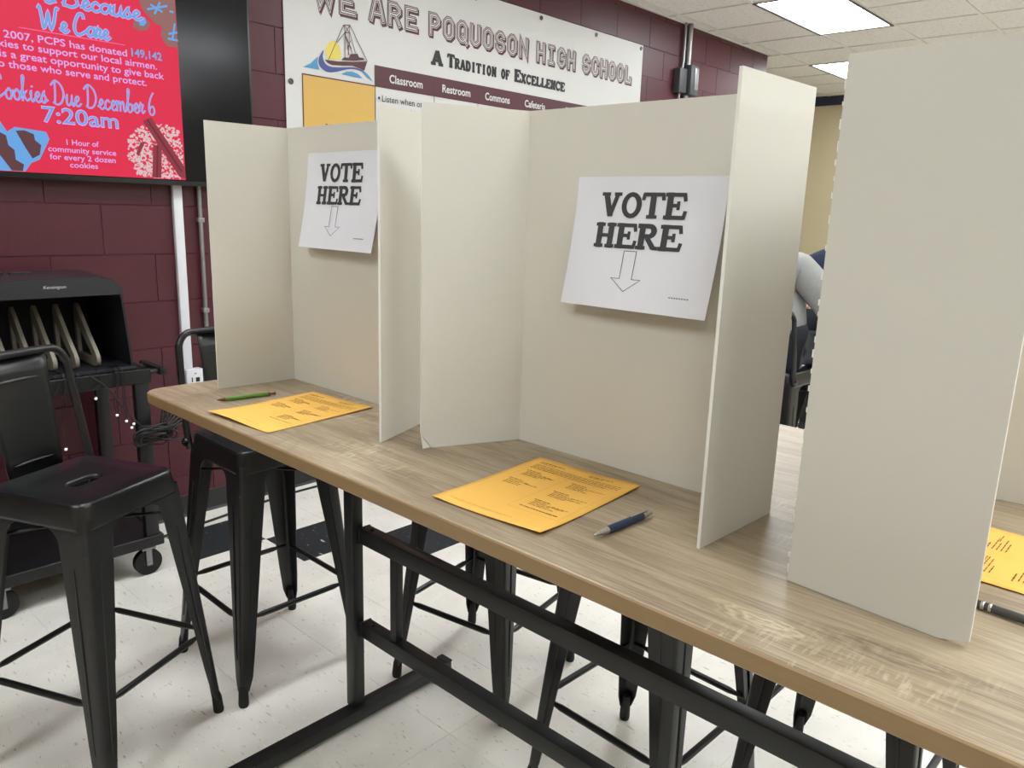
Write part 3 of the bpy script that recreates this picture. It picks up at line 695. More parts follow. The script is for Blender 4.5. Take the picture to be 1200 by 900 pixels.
tvb('screen', (-1.334, -.312, 1.522), (-1.3315, 1.122, 2.343), M_scr)
tvb('wall_mount', (WX+.0005, .1, 1.75), (-1.383, .7, 2.1), M_bez)
M_red = em('screen_red', (232,30,74)); sl = tvb('slide', (-1.3315, .0, 1.526), (-1.3308, .808, 2.338), M_red)
def S(l): return lambda y, z: (-1.3304+l*.0003-WX, y-.405, z-1.5)
C_lb = em('screen_light_blue', (104,170,236)); C_lil = em('screen_lilac', (226,176,250)); C_pink = em('screen_pink', (250,110,170)); C_ck = em('screen_cookie_brown', (150,104,100)); C_ck2 = em('screen_cookie_dark', (96,52,56))
C_pop = em('screen_popcorn', (226,196,200)); C_cin = em('screen_cinnamon', (146,44,62)); C_cin2 = em('screen_cinnamon_dark', (104,28,44))
printed('picture_cookie', [[(0.664,2.202),(0.675,2.169),(0.719,2.128),(0.746,2.120),(0.740,2.083),(0.762,2.050),(0.806,2.048),(0.806,2.232),(0.66,2.232)], [(0.640,2.127),(0.632,2.099),(0.656,2.088),(0.689,2.096),(0.702,2.125),(0.683,2.139)]], S(1), C_ck, sl)
fl_ = [(.656,2.130),(.660,2.109),(.676,2.109),(.687,2.125),(.681,2.142),(.664,2.140)]
P = [fl_]
for a, b in (((0.696,2.175),(0.772,2.201)), ((0.710,2.193),(0.751,2.176)), ((0.744,2.207),(0.722,2.164)), ((0.775,2.098),(0.806,2.108)), ((0.800,2.138),(0.786,2.077)), ((0.771,2.079),(0.806,2.078)), ((.785,2.183),(.795,2.183)), ((.69,2.215),(.69,2.23))): P += ribbon([a, b], .008, cap=.003)
printed('picture_icing', P, S(2), C_lb, sl)
printed('picture_icing', [[(0.06,1.69),(0.143,1.700),(0.163,1.664),(0.188,1.683),(0.289,1.675),(0.299,1.650),(0.260,1.574),(0.230,1.559),(0.208,1.528),(0.06,1.528)]], S(1), C_lb, sl)
printed('picture_cookie', [[(0.190,1.670),(0.218,1.674),(0.248,1.663),(0.250,1.642),(0.269,1.626),(0.261,1.591),(0.236,1.576),(0.216,1.613)], [(0.07,1.653),(0.140,1.660),(0.158,1.651),(0.162,1.618),(0.180,1.602),(0.181,1.568),(0.206,1.553),(0.200,1.529),(0.165,1.529),(0.132,1.582),(.07,1.60)]], S(2), C_ck2, sl)
rnd = random.Random(4); P = []
base = [(0.583,1.679),(0.614,1.709),(0.654,1.741),(0.732,1.744),(0.791,1.725),(0.803,1.629),(0.796,1.530),(0.678,1.530),(0.601,1.540),(0.578,1.604)]
def inside(x, y, Q):
    c = False
    for i in range(len(Q)):
        (x1, y1), (x2, y2) = Q[i-1], Q[i]
        if (y1 > y) != (y2 > y) and x < (x2-x1)*(y-y1)/(y2-y1)+x1: c = not c
    return c
cx_, cy_ = .70, .0
for _ in range(900):
    x = rnd.uniform(.575, .803); y = rnd.uniform(1.53, 1.745)
    if not inside(x, y, base): continue
    r = rnd.uniform(.003, .007); k = rnd.random()*6
    P.append([(min(.806, x+r*rnd.uniform(.6, 1.2)*cos(k+a)), max(1.528, y+r*rnd.uniform(.6, 1.2)*sin(k+a))) for a in (0, 1.2, 2.5, 3.7, 5)])
printed('picture_popcorn', P, S(1), C_pop, sl)
printed('picture_cinnamon', [[(0.645,1.749),(0.680,1.767),(0.806,1.580),(0.806,1.532),(0.779,1.540)], [(0.680,1.659),(0.716,1.661),(0.705,1.530),(0.668,1.530)], [(.61,1.62),(.63,1.665),(.65,1.67),(.62,1.61)]], S(2), C_cin, sl)
printed('picture_cinnamon', ribbon([(.663,1.757),(.792,1.56)], .008)+ribbon([(.698,1.66),(.687,1.53)], .007), S(3), C_cin2, sl)
P = script('s Because', .325, .665, 2.128, .075, .0085); printed('lettering', script('s Because', .325, .665, 2.128, .075, .0125), S(2), C_lil, sl); printed('lettering', P, S(3), C_lb, sl)
P = script('We Care', .302, .540, 2.035, .078, .0085); printed('lettering', script('We Care', .302, .540, 2.035, .078, .0125), S(2), C_lil, sl); printed('lettering', P, S(3), C_lb, sl)
printed('rule', [rect(.235, 2.0245, .598, 2.0275)], S(2), C_pink, sl)
P = sans('Since 2007, PCPS has donated ', .082, .603, 1.985, .026, .012)+sans('cookies to support our local airmen.', .100, .717, 1.953, .026, .012)
P += sans('This is a great opportunity to give back', .080, .743, 1.919, .026, .012)+sans('to those who serve and protect.', .142, .671, 1.885, .026, .012)
P += sans('1 Hour of', .356, .471, 1.6345, .021, .012)+sans('community service', .291, .533, 1.6065, .021, .012)+sans('for every 2 dozen', .294, .529, 1.5785, .021, .012)+sans('cookies', .361, .461, 1.5520, .021, .012)
printed('lettering', P, S(2), C_lil, sl); printed('lettering', sans('149,142', .620, .739, 1.990, .030, .02), S(2), C_lb, sl)
P = script('Cookies Due December 6', .125, .700, 1.778, .084, .004); printed('lettering', P, S(3), C_lb, sl); printed('lettering', script('Cookies Due December 6', .125, .700, 1.778, .084, .0068), S(2), C_lil, sl)
printed('lettering', sans('7:20am', .284, .548, 1.7115, .056, .0), S(3), C_lb, sl); printed('lettering', sans('7:20am', .281, .551, 1.7100, .059, .025), S(2), C_lil, sl)
# ================================================================ BANNER
M_vinyl = mat('white_banner_vinyl', (206,205,203), .45, noise=.02, nscale=2)
BX = WX+.006
bn = thing('banner', 'long white vinyl school banner with maroon college lettering on the block wall', 'banner', (BX, 2.8, 1.45))
n, mm = 60, 20; vs = []
def bz(y, z): return .0006*sin(y*4.1+z*3)*sin(z*5)+.0003*sin(y*11+z*2)
Y0, Y1, Z0, Z1 = 1.345, 4.262, 1.45, 2.632
for j in range(mm+1):
    for i in range(n+1):
        y = Y0+(Y1-Y0)*i/n; z = Z0+(Z1-Z0)*j/mm; vs.append((bz(y, z), y-2.8, z-1.45))
me = bpy.data.meshes.new('vinyl_sheet'); me.from_pydata(vs, [], [(j*(n+1)+i, j*(n+1)+i+1, (j+1)*(n+1)+i+1, (j+1)*(n+1)+i) for j in range(mm) for i in range(n)])
for p in me.polygons: p.use_smooth = True
link('vinyl_sheet', me, M_vinyl, bn)
def Bf(l): return lambda y, z: (.0013+l*.0004, y-2.8, z-1.45)
M_mar = mat('maroon_print', (78,32,42), .5); M_wp = mat('white_print', (208,207,205), .5); M_bk = mat('black_print', (26,25,26), .5); M_gold = mat('gold_print', (206,166,84), .5)
M_b1 = mat('blue_print', (74,142,184), .5); M_b2 = mat('deep_blue_print', (62,76,142), .5); M_yel = mat('yellow_print', (222,204,92), .5)
words_ = [('WE', 1.505, 1.76), ('ARE', 1.825, 2.15), ('POQUOSON', 2.215, 3.028), ('HIGH', 3.095, 3.49), ('SCHOOL', 3.560, 4.135)]
for l, (wd, m_, off) in enumerate([(.031, M_mar, (.007, -.008)), (.031, M_mar, (0, 0)), (.0215, M_wp, (0, 0)), (.0155, M_mar, (0, 0)), (.0065, M_wp, (0, 0))]):
    P = []
    for t_, a, b in words_: P += collegtext(t_, a, b+.01, 2.342, .134, wd, off)
    printed('title_lettering', P, Bf(l), m_, bn)
P = slabtext('A', 2.245, 2.328, 2.206, .076, S=.36, T=.20)+slabtext('Tradition', 2.362, 2.752, 2.208, .074, small=.78, S=.36, T=.20)+slabtext('of', 2.792, 2.868, 2.207, .058, S=.36, T=.20)+slabtext('Excellence', 2.908, 3.392, 2.206, .074, small=.78, S=.36, T=.20)
printed('subtitle_lettering', P, Bf(1), M_bk, bn)
printed('header_row', [rect(1.863, 2.043, 4.05, 2.147)], Bf(1), M_mar, bn)
P = [rect(x-.002, 1.47, x+.002, 2.147) for x in (2.266, 2.604, 2.932, 3.282, 3.66, 4.05)]+[rect(1.861, 1.47, 1.866, 2.147)]
printed('column_rules', P, Bf(2), mat('dark_maroon_print', (66,30,38), .5), bn)
P = []
for t_, a, b in (('Classroom', 1.956, 2.182), ('Restroom', 2.326, 2.542), ('Commons', 2.663, 2.874), ('Cafeteria', 3.010, 3.205)): P += sans(t_, a, b, 2.074, .042, .02)
P += sans('T', 3.41, 3.44, 2.074, .042, .02)
printed('header_lettering', P, Bf(2), M_wp, bn)
printed('body_lettering', sans('Listen when others', 1.907, 2.262, 1.975, .034, .005)+sans('are speaking', 1.95, 2.17, 1.925, .030, .005)+[[(1.888+.007*cos(a*pi/4), 1.99+.008*sin(a*pi/4)) for a in range(8)]], Bf(1), M_bk, bn)
printed('gold_panel', [rect(1.436, 1.47, 1.861, 2.045)], Bf(1), M_gold, bn)
printed('gold_panel_outline', ribbon([(1.436, 1.47), (1.436, 2.045), (1.861, 2.045)], .006), Bf(2), M_mar, bn)
printed('gold_panel_lettering', sans('W', 1.56, 1.625, 1.775, .058, .03)+sans('e', 1.63, 1.66, 1.775, .058, .03), Bf(2), M_bk, bn)
em_ = printed('boat_emblem', [[(1.610,2.220),(1.585,2.205),(1.568,2.174),(1.570,2.15),(1.579,2.137),(1.613,2.133),(1.653,2.141),(1.658,2.173),(1.650,2.20),(1.630,2.219)]], Bf(1), M_yel, bn, 'yellow sun behind the boat')
printed('boat_hull', [[(1.562,2.127),(1.638,2.130),(1.724,2.141),(1.815,2.157),(1.796,2.110),(1.765,2.117),(1.723,2.123),(1.662,2.114),(1.603,2.108),(1.578,2.114)], [(1.658,2.139),(1.673,2.154),(1.703,2.157),(1.711,2.175),(1.755,2.184),(1.765,2.168),(1.789,2.169),(1.799,2.161),(1.734,2.147)]], Bf(3), M_mar, bn)
P = []
for a, b in (((1.674,2.302),(1.711,2.309)), ((1.674,2.302),(1.584,2.130)), ((1.711,2.309),(1.815,2.157)), ((1.680,2.268),(1.711,2.274)), ((1.680,2.268),(1.635,2.216)), ((1.676,2.302),(1.704,2.172)), ((1.711,2.309),(1.700,2.17)), ((1.682,2.268),(1.679,2.152)), ((1.711,2.274),(1.742,2.184)), ((1.678,2.30),(1.709,2.274)), ((1.709,2.305),(1.682,2.268)), ((1.69,2.25),(1.724,2.179)), ((1.684,2.25),(1.72,2.2)), ((1.716,2.24),(1.695,2.2))): P += ribbon([a, b], .0032, cap=.001)
printed('boat_rigging', P, Bf(4), M_mar, bn)
w1 = catmull([(1.440,2.076), (1.482,2.098), (1.528,2.135), (1.524,2.105), (1.536,2.076)], 2)
top_ = catmull([(1.558,2.166), (1.552,2.137), (1.568,2.108), (1.602,2.100), (1.662,2.106), (1.733,2.116), (1.785,2.110)], 4); bot_ = catmull([(1.556,2.170), (1.530,2.130), (1.533,2.095), (1.570,2.073), (1.622,2.079), (1.713,2.106), (1.783,2.104)], 4)
printed('wave', [[tuple(top_[i]), tuple(top_[i+1]), tuple(bot_[i+1]), tuple(bot_[i])] for i in range(len(top_)-1)], Bf(2), M_b2, bn)
printed('wave', [[(1.440,2.076),(1.482,2.098),(1.524,2.135),(1.521,2.105),(1.532,2.076)], [(1.736,2.113),(1.780,2.103),(1.811,2.080),(1.851,2.066),(1.817,2.096),(1.785,2.112)], [(1.656,2.074),(1.687,2.090),(1.723,2.095),(1.759,2.088),(1.785,2.072),(1.738,2.071)]], Bf(2), M_b1, bn)
for y, z in ((1.373, 2.003), (1.373, 2.6), (2.0, 2.606), (2.57, 2.606), (3.135, 2.606), (3.698, 2.606), (4.232, 2.606), (4.232, 2.0), (4.232, 1.48), (1.373, 1.48)):
    bm = bmesh.new(); ring_ = [( .004, y-2.8+.011*cos(a*pi/6), z-1.45+.011*sin(a*pi/6)) for a in range(12)]
    addtube(bm, [Vector(p) for p in ring_]+[Vector(ring_[0])], .0032, 6, cap=False)
    addtube(bm, [(.001, y-2.8, z-1.45), (.004, y-2.8, z-1.45)], .009, 10); bmobj('grommet', bm, mat('brass_grommet_grey', (92,90,88), .4, metal=.7), bn, True)
# ================================================================ RACEWAY, CONDUITS
rw = thing('cable_raceway', 'white square cable raceway running down the maroon wall to an outlet box', 'raceway', (WX, .80, 0))
def rb(n, a, b, m, bev=.002, par=None): return box(n, (a[0]-WX, a[1]-.80, a[2]), (b[0]-WX, b[1]-.80, b[2]), m, par or rw, bev)
rb('channel', (WX, .776, .70), (WX+.024, .816, 1.72), M_white, .003)
ob = rb('outlet_box', (WX, .775, .585), (WX+.045, .852, .700), M_white, .003)
ob['label'] = 'white outlet box with black data ports'
bm = bmesh.new()
for a, b in (((.798, .642), (.803, .664)), ((.817, .642), (.835, .662))): addbox(bm, (.0448, a[0]-.80, a[1]), (.0456, b[0]-.80, b[1]))
bmobj('port', bm, mat('black_port', (18,18,20), .4), ob)
box('logo', (.0448, .012-.0, .678), (.0454, .022, .684), M_galv, ob)
c1 = thing('conduit', 'thin grey metal conduit beside the white raceway, ending in a small steel box', 'conduit', (WX, .893, 0))
tube('pipe', [(.018, 0, .69), (.018, 0, 1.72)], .0095, M_galv, c1, 12)
box('junction_box', (0, -.03, .60), (.05, .045, .69), M_galv, c1, .004)
bm = bmesh.new()
addtube(bm, [(.018, 0, .69), (.018, 0, .715)], .014, 10)
for z in (.625, .665): addtube(bm, [(.049, .008, z), (.054, .008, z)], .008, 8)
bmobj('fitting', bm, M_galv, c1, True)
for z in (.95, 1.35): box('strap', (0, -.014, z), (.03, .014, z+.02), M_galv, c1, .002)
c2 = thing('conduit', 'pair of grey metal conduits with dark boxes near the ceiling, right of the banner', 'conduit', (WX, 4.85, 0))
tube('pipe', [(.03, .0, 1.2), (.03, .0, CEIL)], .021, M_galv, c2, 14)
tube('pipe', [(.02, -.085, 1.2), (.02, -.085, 2.44), (.02, -.055, 2.60), (.02, -.055, CEIL)], .011, M_galv, c2, 10)
M_dbox = mat('dark_grey_box', (66,68,72), .5)
box('junction_box', (.0, -.15, 2.37), (.06, -.045, 2.545), M_dbox, c2, .006); box('junction_box', (.0, -.03, 2.36), (.085, .085, 2.58), M_dbox, c2, .006); box('cover_plate', (.085, .02, 2.40), (.09, .075, 2.56), M_galv, c2, .002)
# ================================================================ CART AND CABINET
M_cart = mat('black_steel_cart', (20,20,22), .42, bump=.08, bscale=300)
ca = thing('cart', 'black steel rolling cart against the maroon wall at the left', 'cart', (-1.14, .15, 0))
def cb(n, a, b, m=M_cart, bev=.003, par=None): return box(n, (a[0]+1.14, a[1]-.15, a[2]), (b[0]+1.14, b[1]-.15, b[2]), m, par or ca, bev)
CY0, CY1, CX0, CX1 = -.155, .432, -1.37, -.925
for x in (CX0, CX1-.034):
    for y in (CY0, CY1-.05): cb('post', (x, y, .12), (x+.034, y+.05, .80))
bm = bmesh.new()
for a, b in (((CX0, CY0-.01, .770), (CX1, CY0+.03, .825)), ((CX0, CY1-.03, .770), (CX1, CY1+.01, .825)), ((CX0, CY0-.01, .770), (CX0+.03, CY1+.01, .825)), ((CX1-.025, CY0-.01, .770), (CX1+.005, CY1+.01, .825))): addbox(bm, (a[0]+1.14, a[1]-.15, a[2]), (b[0]+1.14, b[1]-.15, b[2]), .003)
bmobj('top_frame', bm, M_cart, ca, True)
bm = bmesh.new()
for k in range(9):
    y = CY0+.03+(CY1-CY0-.06)*k/8; addbox(bm, (CX0+1.14, y-.004-.15, .812), (CX1+1.14, y+.004-.15, .822))
bmobj('slat_grid', bm, M_cart, ca)
cb('lower_shelf', (CX0-.0, CY0-.01, .150), (CX1+.0, CY1+.01, .160))
bm = bmesh.new()
for a, b in (((CX0, CY0-.012, .118), (CX1, CY0+.0, .195)), ((CX0, CY1, .118), (CX1, CY1+.012, .165)), ((CX0, CY0, .118), (CX0+.012, CY1, .195)), ((CX1-.01, CY0-.012, .118), (CX1+.006, CY1+.014, .162))): addbox(bm, (a[0]+1.14, a[1]-.15, a[2]), (b[0]+1.14, b[1]-.15, b[2]), .003)
bmobj('shelf_lip', bm, M_cart, ca, True)
bm = bmesh.new()
for x in (CX1-.16, CX1-.03): addtube(bm, [(x+1.14, CY1+.0-.15, .806), (x+1.14, CY1+.075-.15, .806)], .010, 8)
addbox(bm, (CX1-.20+1.14, CY1+.045-.15, .792), (CX1+.0+1.14, CY1+.075-.15, .820), .006, 2)
bmobj('push_handle', bm, M_cart, ca, True)
for x in (CX0+.04, CX1-.025):
    for y in (CY0+.045, CY1-.045):
        h = thing('caster', None, None); 
        bpy.data.objects.remove(h)
        bm = bmesh.new(); X_, Y_ = x+1.14, y-.15
        addbox(bm, (X_-.026, Y_-.026, .108), (X_+.026, Y_+.026, .116)); 
        for s in (-1, 1): addbox(bm, (X_+s*.019-.002, Y_-.010, .040), (X_+s*.019+.002, Y_+.012, .11), .001)
        addtube(bm, [(X_-.024, Y_, .052), (X_+.024, Y_, .052)], .006, 8)
        cf = bmobj('caster', bm, M_galv, ca, True)
        bm = bmesh.new(); addtube(bm, [(X_-.015, Y_, .052), (X_-.013, Y_, .052), (X_+.013, Y_, .052), (X_+.015, Y_, .052)], [.046, .052, .052, .046], 28); bmobj('wheel', bm, M_rubber, cf, True)
        bm = bmesh.new(); addtube(bm, [(X_-.0165, Y_, .052), (X_+.0165, Y_, .052)], .02, 14); bmobj('hub', bm, M_cart, cf, True)
# charging cabinet
M_cab = mat('charcoal_plastic', (36,37,41), .45, bump=.05, bscale=400); M_cabd = mat('black_interior', (14,14,22), .6)
M_div = mat('taupe_divider', (122,115,102), .5)
cc = thing('charging_cabinet', 'black open-front tablet charging cabinet with slanted dividers on the cart', 'charging cabinet', (-1.14, .14, .826))
def cv(p): return (p[0]+1.14, p[1]-.14, p[2]-.826)
YL, YR = -.19, .372; zb, zt = .828, 1.168
def hoodprof(ins=0., z0=zb):
    w = .020   # side outline seen from the front, sides lean outward toward the bottom
    L = [(YL-w+ins, z0), (YL+ins, 1.09)]+[(YL+ins+.075*(1-cos(R(a))), 1.09+.078*sin(R(a))-ins) for a in (30, 60, 90)]
    return L+[(YL+YR-y, z) for y, z in L[::-1]]
bm = bmesh.new(); fr, bk = -.945, -1.33
Po = hoodprof(0); Pi = hoodprof(.008, zb); n = len(Po)
rings = []
for x, P_ in ((fr, Po), (bk, Po)): rings.append([bm.verts.new(cv((x, y, z))) for y, z in P_])
ri = [[bm.verts.new(cv((x, y, z-.0))) for y, z in Pi] for x in (fr, bk+.01)]
for k in range(n-1):
    bm.faces.new((rings[0][k], rings[0][k+1], rings[1][k+1], rings[1][k])); bm.faces.new((ri[0][k], ri[0][k+1], ri[1][k+1], ri[1][k])); bm.faces.new((rings[0][k], rings[0][k+1], ri[0][k+1], ri[0][k]))
bm.faces.new(rings[1]); bm.faces.new(ri[1])
bmobj('hood', bm, M_cabd, cc, False)
# curved front band above the opening
bandp = [(y, z) for y, z in hoodprof(-.001) if z > 1.08]
bm = bmesh.new()
def band_poly(x): 
    lo = [(bandp[0][0]-.001, 1.103), (bandp[-1][0]+.001, 1.103)]
    return bandp
V0 = [bm.verts.new(cv((fr+.016, y, z))) for y, z in [(YL-.001, 1.106)]+bandp[1:-1]+[(YR+.001, 1.106)]]
V1 = [bm.verts.new(cv((fr-.012, y, z))) for y, z in [(YL-.001, 1.106)]+bandp[1:-1]+[(YR+.001, 1.106)]]
bm.faces.new(V0); bm.faces.new(V1[::-1])
for k in range(len(V0)): j = (k+1) % len(V0); bm.faces.new((V0[k], V0[j], V1[j], V1[k]))
bmobj('front_band', bm, M_cab, cc, True)
# top shell with a shallow recess and light reflections
bm = bmesh.new(); top_p = [p for p in hoodprof(-.0015) if p[1] > 1.12]
a_ = [bm.verts.new(cv((fr+.012, y, z))) for y, z in top_p]; b_ = [bm.verts.new(cv((-1.14, y, z+.010))) for y, z in top_p]; c_ = [bm.verts.new(cv((bk-.002, y, z-.002))) for y, z in top_p]
for P_, Q_ in ((a_, b_), (b_, c_)):
    for k in range(len(P_)-1): bm.faces.new((P_[k], P_[k+1], Q_[k+1], Q_[k]))
bmobj('top_shell', bm, mat('charcoal_gloss', (40,40,44), .22), cc, True)
box('floor_plate', cv((bk, YL-.02, zb-.0005)), cv((fr+.02, YR+.02, zb+.012)), M_cabd, cc, .002)
for y in (.275, .2035, .132, .062, -.01, -.081, -.152):
    o_ = catmull([(-1.168, .86), (-1.176, .95), (-1.172, 1.035), (-1.158, 1.055), (-1.138, 1.046), (-1.05, .955), (-.985, .895), (-.972, .868), (-.985, .845), (-1.04, .842), (-1.13, .845)], 3, True)
    i_ = catmull([(-1.155, .885), (-1.158, .95), (-1.153, .985), (-1.143, .985), (-1.09, .935), (-1.025, .885), (-1.022, .874), (-1.06, .870), (-1.11, .872), (-1.14, .874), (-1.15, .877)], 3, True)
    bm = bmesh.new(); R4 = []
    for P_, yy in ((o_, y), (i_, y), (i_, y+.013), (o_, y+.013)): R4.append([bm.verts.new(cv((p.x, yy, p.y))) for p in P_])
    for k in range(4):
        A, B = R4[k], R4[(k+1) % 4]
        for q in range(len(A)): j = (q+1) % len(A); bm.faces.new((A[q], A[j], B[j], B[q]))
    bmobj('divider', bm, M_div, cc, True)
def Kf(y, z): return cv((fr+.0168, y, z))
printed('lettering', sans('Kensington', .113, .182, 1.137, .0105, .01), Kf, mat('grey_logo', (190,190,190), .5), cc)
bm = bmesh.new()
for y in (-.05, .0, .06, .09): addbox(bm, cv((-1.12, y, 1.176)), cv((-1.09, y+.04, 1.181)), .002)
bmobj('top_latch', bm, M_cab, cc, True)
# charging cables
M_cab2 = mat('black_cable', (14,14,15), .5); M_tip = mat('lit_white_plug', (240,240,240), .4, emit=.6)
tips = [(.240, .741), (.170, .722), (.195, .632+.02), (.128, .575), (.307, .668), (.338, .640), (.363, .625), (.355, .612), (.10, .70)]
order = sorted(range(len(tips)), key=lambda q: tips[q][0]); nth = ['leftmost', 'second from the left', 'third from the left', 'fourth from the left', 'middle', 'fourth from the right', 'third from the right', 'second from the right', 'rightmost']
nth = nth[:len(tips)]; CL = {q: 'black cable with white tip hanging below the charging cabinet, %s' % nth[k] for k, q in enumerate(order)}
for i, (y, z) in enumerate(tips):
    t = thing('charging_cable', CL[i], 'cable', (-.914, y, z), 0, 'charging cables under the cabinet')
    y0 = y+random.uniform(-.03, .02)
    P = catmull([(-.05, y0-y, .845-z), (-.002, y0-y, .842-z), (.004, y0-y+.006, .80-z), (.002, (y0-y)*.4-.012, (.8-z)*.45), (0, 0, .004)], 6)
    tube('cord', P, .0019, M_cab2, t, 6); bm = bmesh.new(); bmesh.ops.create_uvsphere(bm, u_segments=8, v_segments=6, radius=.0052); bmobj('plug_tip', bm, M_tip, t, True)
t = thing('power_cord', 'coiled black power cord bundle hanging on the right cart post', 'cord', (-.908, .42, .575))
bm = bmesh.new(); rnd = random.Random(3)
for k in range(11):
    a = rnd.uniform(-.35, .35); rx, rz = rnd.uniform(.05, .075), rnd.uniform(.022, .04); cy, cz = rnd.uniform(-.01, .03), rnd.uniform(-.015, .02); P = []
    for q in range(17):
        th = q/16*2*pi; yy, zz = rx*cos(th), rz*sin(th)*(1+.3*cos(2*th)); P.append((.012+.02*rnd.random()*.5+.012*sin(th), cy+yy*cos(a)-zz*sin(a)*1.0, cz+yy*sin(a)+zz*cos(a)))
    addtube(bm, P, .0038, 6)
for k in range(8):
    a = .2+k*.16; P = [(.01, .02, .0), (.02, .02+.05*cos(a), .05*sin(a)), (.015, .02+.12*cos(a)*.8, .085*sin(a)+.01), (.01, .02+.10*cos(a-.15), .06*sin(a-.1))]
    addtube(bm, catmull(P, 4), .0036, 6)
bmobj('coil', bm, M_cab2, t, True)
tube('lead', catmull([(.02, .03, -.02), (.03, .12, -.03), (.03, .24, .02), (.0, .42, .10)], 6), .003, M_cab2, t, 6)
tube('lead', catmull([(.01, -.02, .02), (.0, -.08, .10), (.0, -.14, .20), (.0, -.20, .255)], 6), .003, M_cab2, t, 6)
t = thing('floor_cord', 'black cord lying on the floor along the wall behind the left stool', 'cord', (-1.27, .8, 0))
tube('cord', catmull([(.05, -.35, .006), (.02, -.15, .006), (.0, .0, .006), (-.03, .2, .006), (-.06, .45, .006), (-.05, .8, .006)], 6), .006, M_cab2, t, 8)
# ================================================================ PEOPLE
bmobj0 = bmobj
def skin0(name, J, E_, m, parent, sub=2, root=0):
    """J: list of (x,y,z,r) ; grows a smooth surface"""
    bm = bmesh.new(); lay = bm.verts.layers.skin.verify(); V = []
    for j in J:
        v = bm.verts.new(j[:3]); r = j[3]; v[lay].radius = (r, r) if not isinstance(r, tuple) else r; V.append(v)
    V[root][lay].use_root = True
    for a, b in E_: bm.edges.new((V[a], V[b]))
    me = bpy.data.meshes.new('tmp'); bm.to_mesh(me); bm.free()
    o = bpy.data.objects.new('tmp', me); COL.objects.link(o)
    o.modifiers.new('k', 'SKIN').use_smooth_shade = True; s = o.modifiers.new('s', 'SUBSURF'); s.levels = sub; s.render_levels = sub
    dg = bpy.context.evaluated_depsgraph_get(); me2 = bpy.data.meshes.new_from_object(o.evaluated_get(dg), depsgraph=dg)
    bpy.data.objects.remove(o); me2.name = name
    for p in me2.polygons: p.use_smooth = True
    me2.materials.clear(); return link(name, me2, m, parent)
def chain(J, E_, start, pts):
    prev = start
    for p in pts: J.append(p); E_.append((prev, len(J)-1)); prev = len(J)-1
    return prev
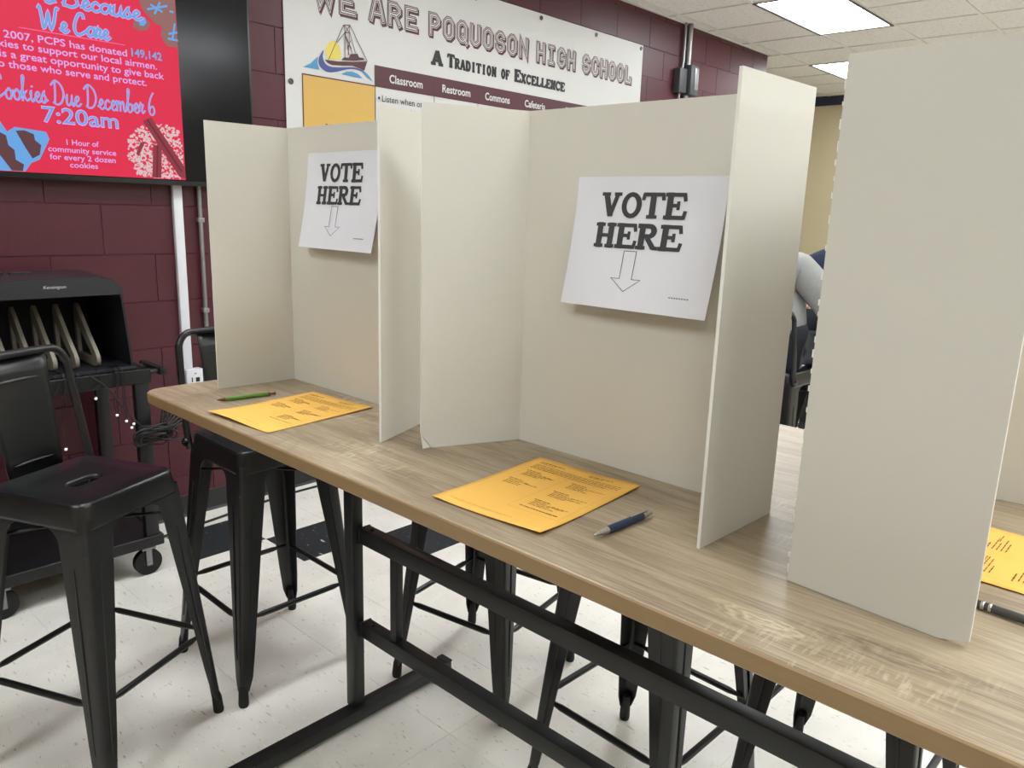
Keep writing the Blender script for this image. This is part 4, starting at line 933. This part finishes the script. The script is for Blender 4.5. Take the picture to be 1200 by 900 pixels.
def person(label, loc, rz, cm, hairm, trousm, lean=0., elbow=.12, side=0.):
    t = thing('person', label, 'person', loc, rz)
    sk = mat('skin', (196,150,126), .55); sz = .765
    def skin(name, J, *a, **k): return skin0(name, [(j[0]+side*max(0, j[2]-sz-.08)/.6,)+tuple(j[1:]) for j in J], *a, **k)
    def bmobj(name, bm, *a, **k):
        for v in bm.verts: v.co.x += side*max(0, v.co.z-sz-.08)/.6
        return bmobj0(name, bm, *a, **k)
    # local frame: faces +y, seated on a .75 m stool
    L = lean
    J = [(0, 0, sz+.11, .11)]; E_ = []
    c = chain(J, E_, 0, [(0, .01+L*.2, sz+.20, .105), (0, .02+L*.55, sz+.36, .115), (0, .03+L*.85, sz+.47, .10)]); chest = c
    nk = chain(J, E_, chest, [(0, .04+L, sz+.545, .05), (0, .06+L*1.1, sz+.60, .05)]); hd = chain(J, E_, nk, [(0, .075+L*1.15, sz+.665, .078), (0, .08+L*1.15, sz+.73, .092), (0, .07+L*1.15, sz+.785, .068)])
    arms = []
    for s in (1, -1):
        sh = chain(J, E_, chest, [(s*.15, .03+L*.85, sz+.455, .055)]); ub = chain(J, E_, sh, [(s*(.20+elbow*.35), .06+L*.8, sz+.34, .045), (s*(.21+elbow*.6), .11+L*.8, sz+.215, .04)])
        wr = chain(J, E_, ub, [(s*.19, .25+L*.7, sz+.225, .034), (s*.13, .36+L*.7, sz+.245, .026)]); pm = chain(J, E_, wr, [(s*.105, .42+L*.7, sz+.245, .03)])
        for q, ln in enumerate((.055, .065, .07, .06)):
            ox = s*(.105+(q-1.5)*.019); chain(J, E_, pm, [(ox, .455+L*.7, sz+.243, .0095), (ox*.97, .455+ln*.55+L*.7, sz+.238, .0088), (ox*.94, .455+ln*.9+L*.7, sz+.222, .0078)])
        chain(J, E_, pm, [(s*.065, .425+L*.7, sz+.238, .011), (s*.045, .45+L*.7, sz+.232, .009)])
        hp = chain(J, E_, 0, [(s*.085, .03, sz+.085, .08), (s*.12, .24, sz+.075, .072), (s*.13, .42, sz+.02, .055)]); an = chain(J, E_, hp, [(s*.13, .38, sz-.22, .045), (s*.13, .34, sz-.42, .035)])
        chain(J, E_, an, [(s*.135, .37, sz-.465, .035), (s*.14, .46, sz-.475, .028)])
    body = skin('body', J, E_, sk, t)
    # face: eyes, nose, ears, mouth
    hx, hy, hz = 0, .08+L*1.15, sz+.72
    bm = bmesh.new()
    addtube(bm, [(0, hy+.085, hz+.01), (0, hy+.105, hz-.02), (0, hy+.09, hz-.032)], [.008, .012, .006], 8)
    for s in (1, -1): addtube(bm, [(s*.088, hy-.005, hz+.02), (s*.097, hy-.012, hz), (s*.088, hy-.002, hz-.03)], [.012, .014, .008], 8)
    bmobj('face_features', bm, sk, body, True)
    bm = bmesh.new()
    for s in (1, -1): bmesh.ops.create_uvsphere(bm, u_segments=8, v_segments=6, radius=.010, matrix=Matrix.Translation((s*.032, hy+.080, hz+.015)))
    bmobj('eyes', bm, mat('eye_dark', (40,30,28), .2), body, True)
    bm = bmesh.new(); addtube(bm, [(-.022, hy+.078, hz-.052), (0, hy+.086, hz-.05), (.022, hy+.078, hz-.052)], [.003, .006, .003], 6); bmobj('mouth', bm, mat('lip', (168,96,88), .5), body, True)
    # sweatshirt
    J = [(0, -.02, sz+.03, (.20, .16))]; E_ = []
    c = chain(J, E_, 0, [(0, .01+L*.2, sz+.17, (.16, .125)), (0, .02+L*.55, sz+.34, (.165, .125)), (0, .03+L*.85, sz+.455, (.125, .10)), (0, .035+L*.95, sz+.515, (.075, .07))]); chest = c-1
    for s in (1, -1): chain(J, E_, chest, [(s*.145, .03+L*.85, sz+.445, .088), (s*(.20+elbow*.35), .06+L*.8, sz+.34, .080), (s*(.215+elbow*.6), .11+L*.8, sz+.215, .074), (s*.19, .25+L*.7, sz+.225, .05), (s*.137, .35+L*.7, sz+.245, .04)])
    skin('sweatshirt', J, E_, cm, t)
    J = [(0, -.01, sz+.105, (.15, .115))]; E_ = []
    for s in (1, -1): chain(J, E_, 0, [(s*.085, .04, sz+.09, .092), (s*.12, .24, sz+.075, .085), (s*.13, .425, sz+.03, .07), (s*.13, .385, sz-.22, .062), (s*.13, .345, sz-.415, .055)])
    skin('trousers', J, E_, trousm, t)
    for s in (1, -1): skin('shoe', [(s*.132, .335, sz-.465, .048), (s*.135, .40, sz-.472, .045), (s*.14, .48, sz-.48, .036)], [(0, 1), (1, 2)], mat('brown_shoe', (84,66,54), .6), t)
    J = [(0, hy-.015, hz+.055, .098), (0, hy-.05, hz-.01, .09), (0, hy-.075, hz-.09, .07), (0, hy-.085, hz-.19, .05)]
    skin('hair', J, [(0, 1), (1, 2), (2, 3)], hairm, t)
    return t
person('person in a light grey sweatshirt on a bar stool, seen from behind between the boards', (.44, 2.80, 0), R(-4), mat('grey_fleece', (148,148,146), .95, noise=.12, nscale=40, bump=.3, bscale=90), mat('dark_brown_hair', (52,38,32), .6, noise=.2, nscale=60), mat('black_trousers', (34,36,44), .85), .05, .10, -.15)
person('person in a dark navy top with brown hair, beyond the person in grey', (.47, 3.58, 0), R(15), mat('navy_fleece', (34,44,66), .9, noise=.1, nscale=40), mat('brown_hair', (112,80,56), .6, noise=.2, nscale=60), mat('dark_trousers', (34,36,44), .85), .12, .3)
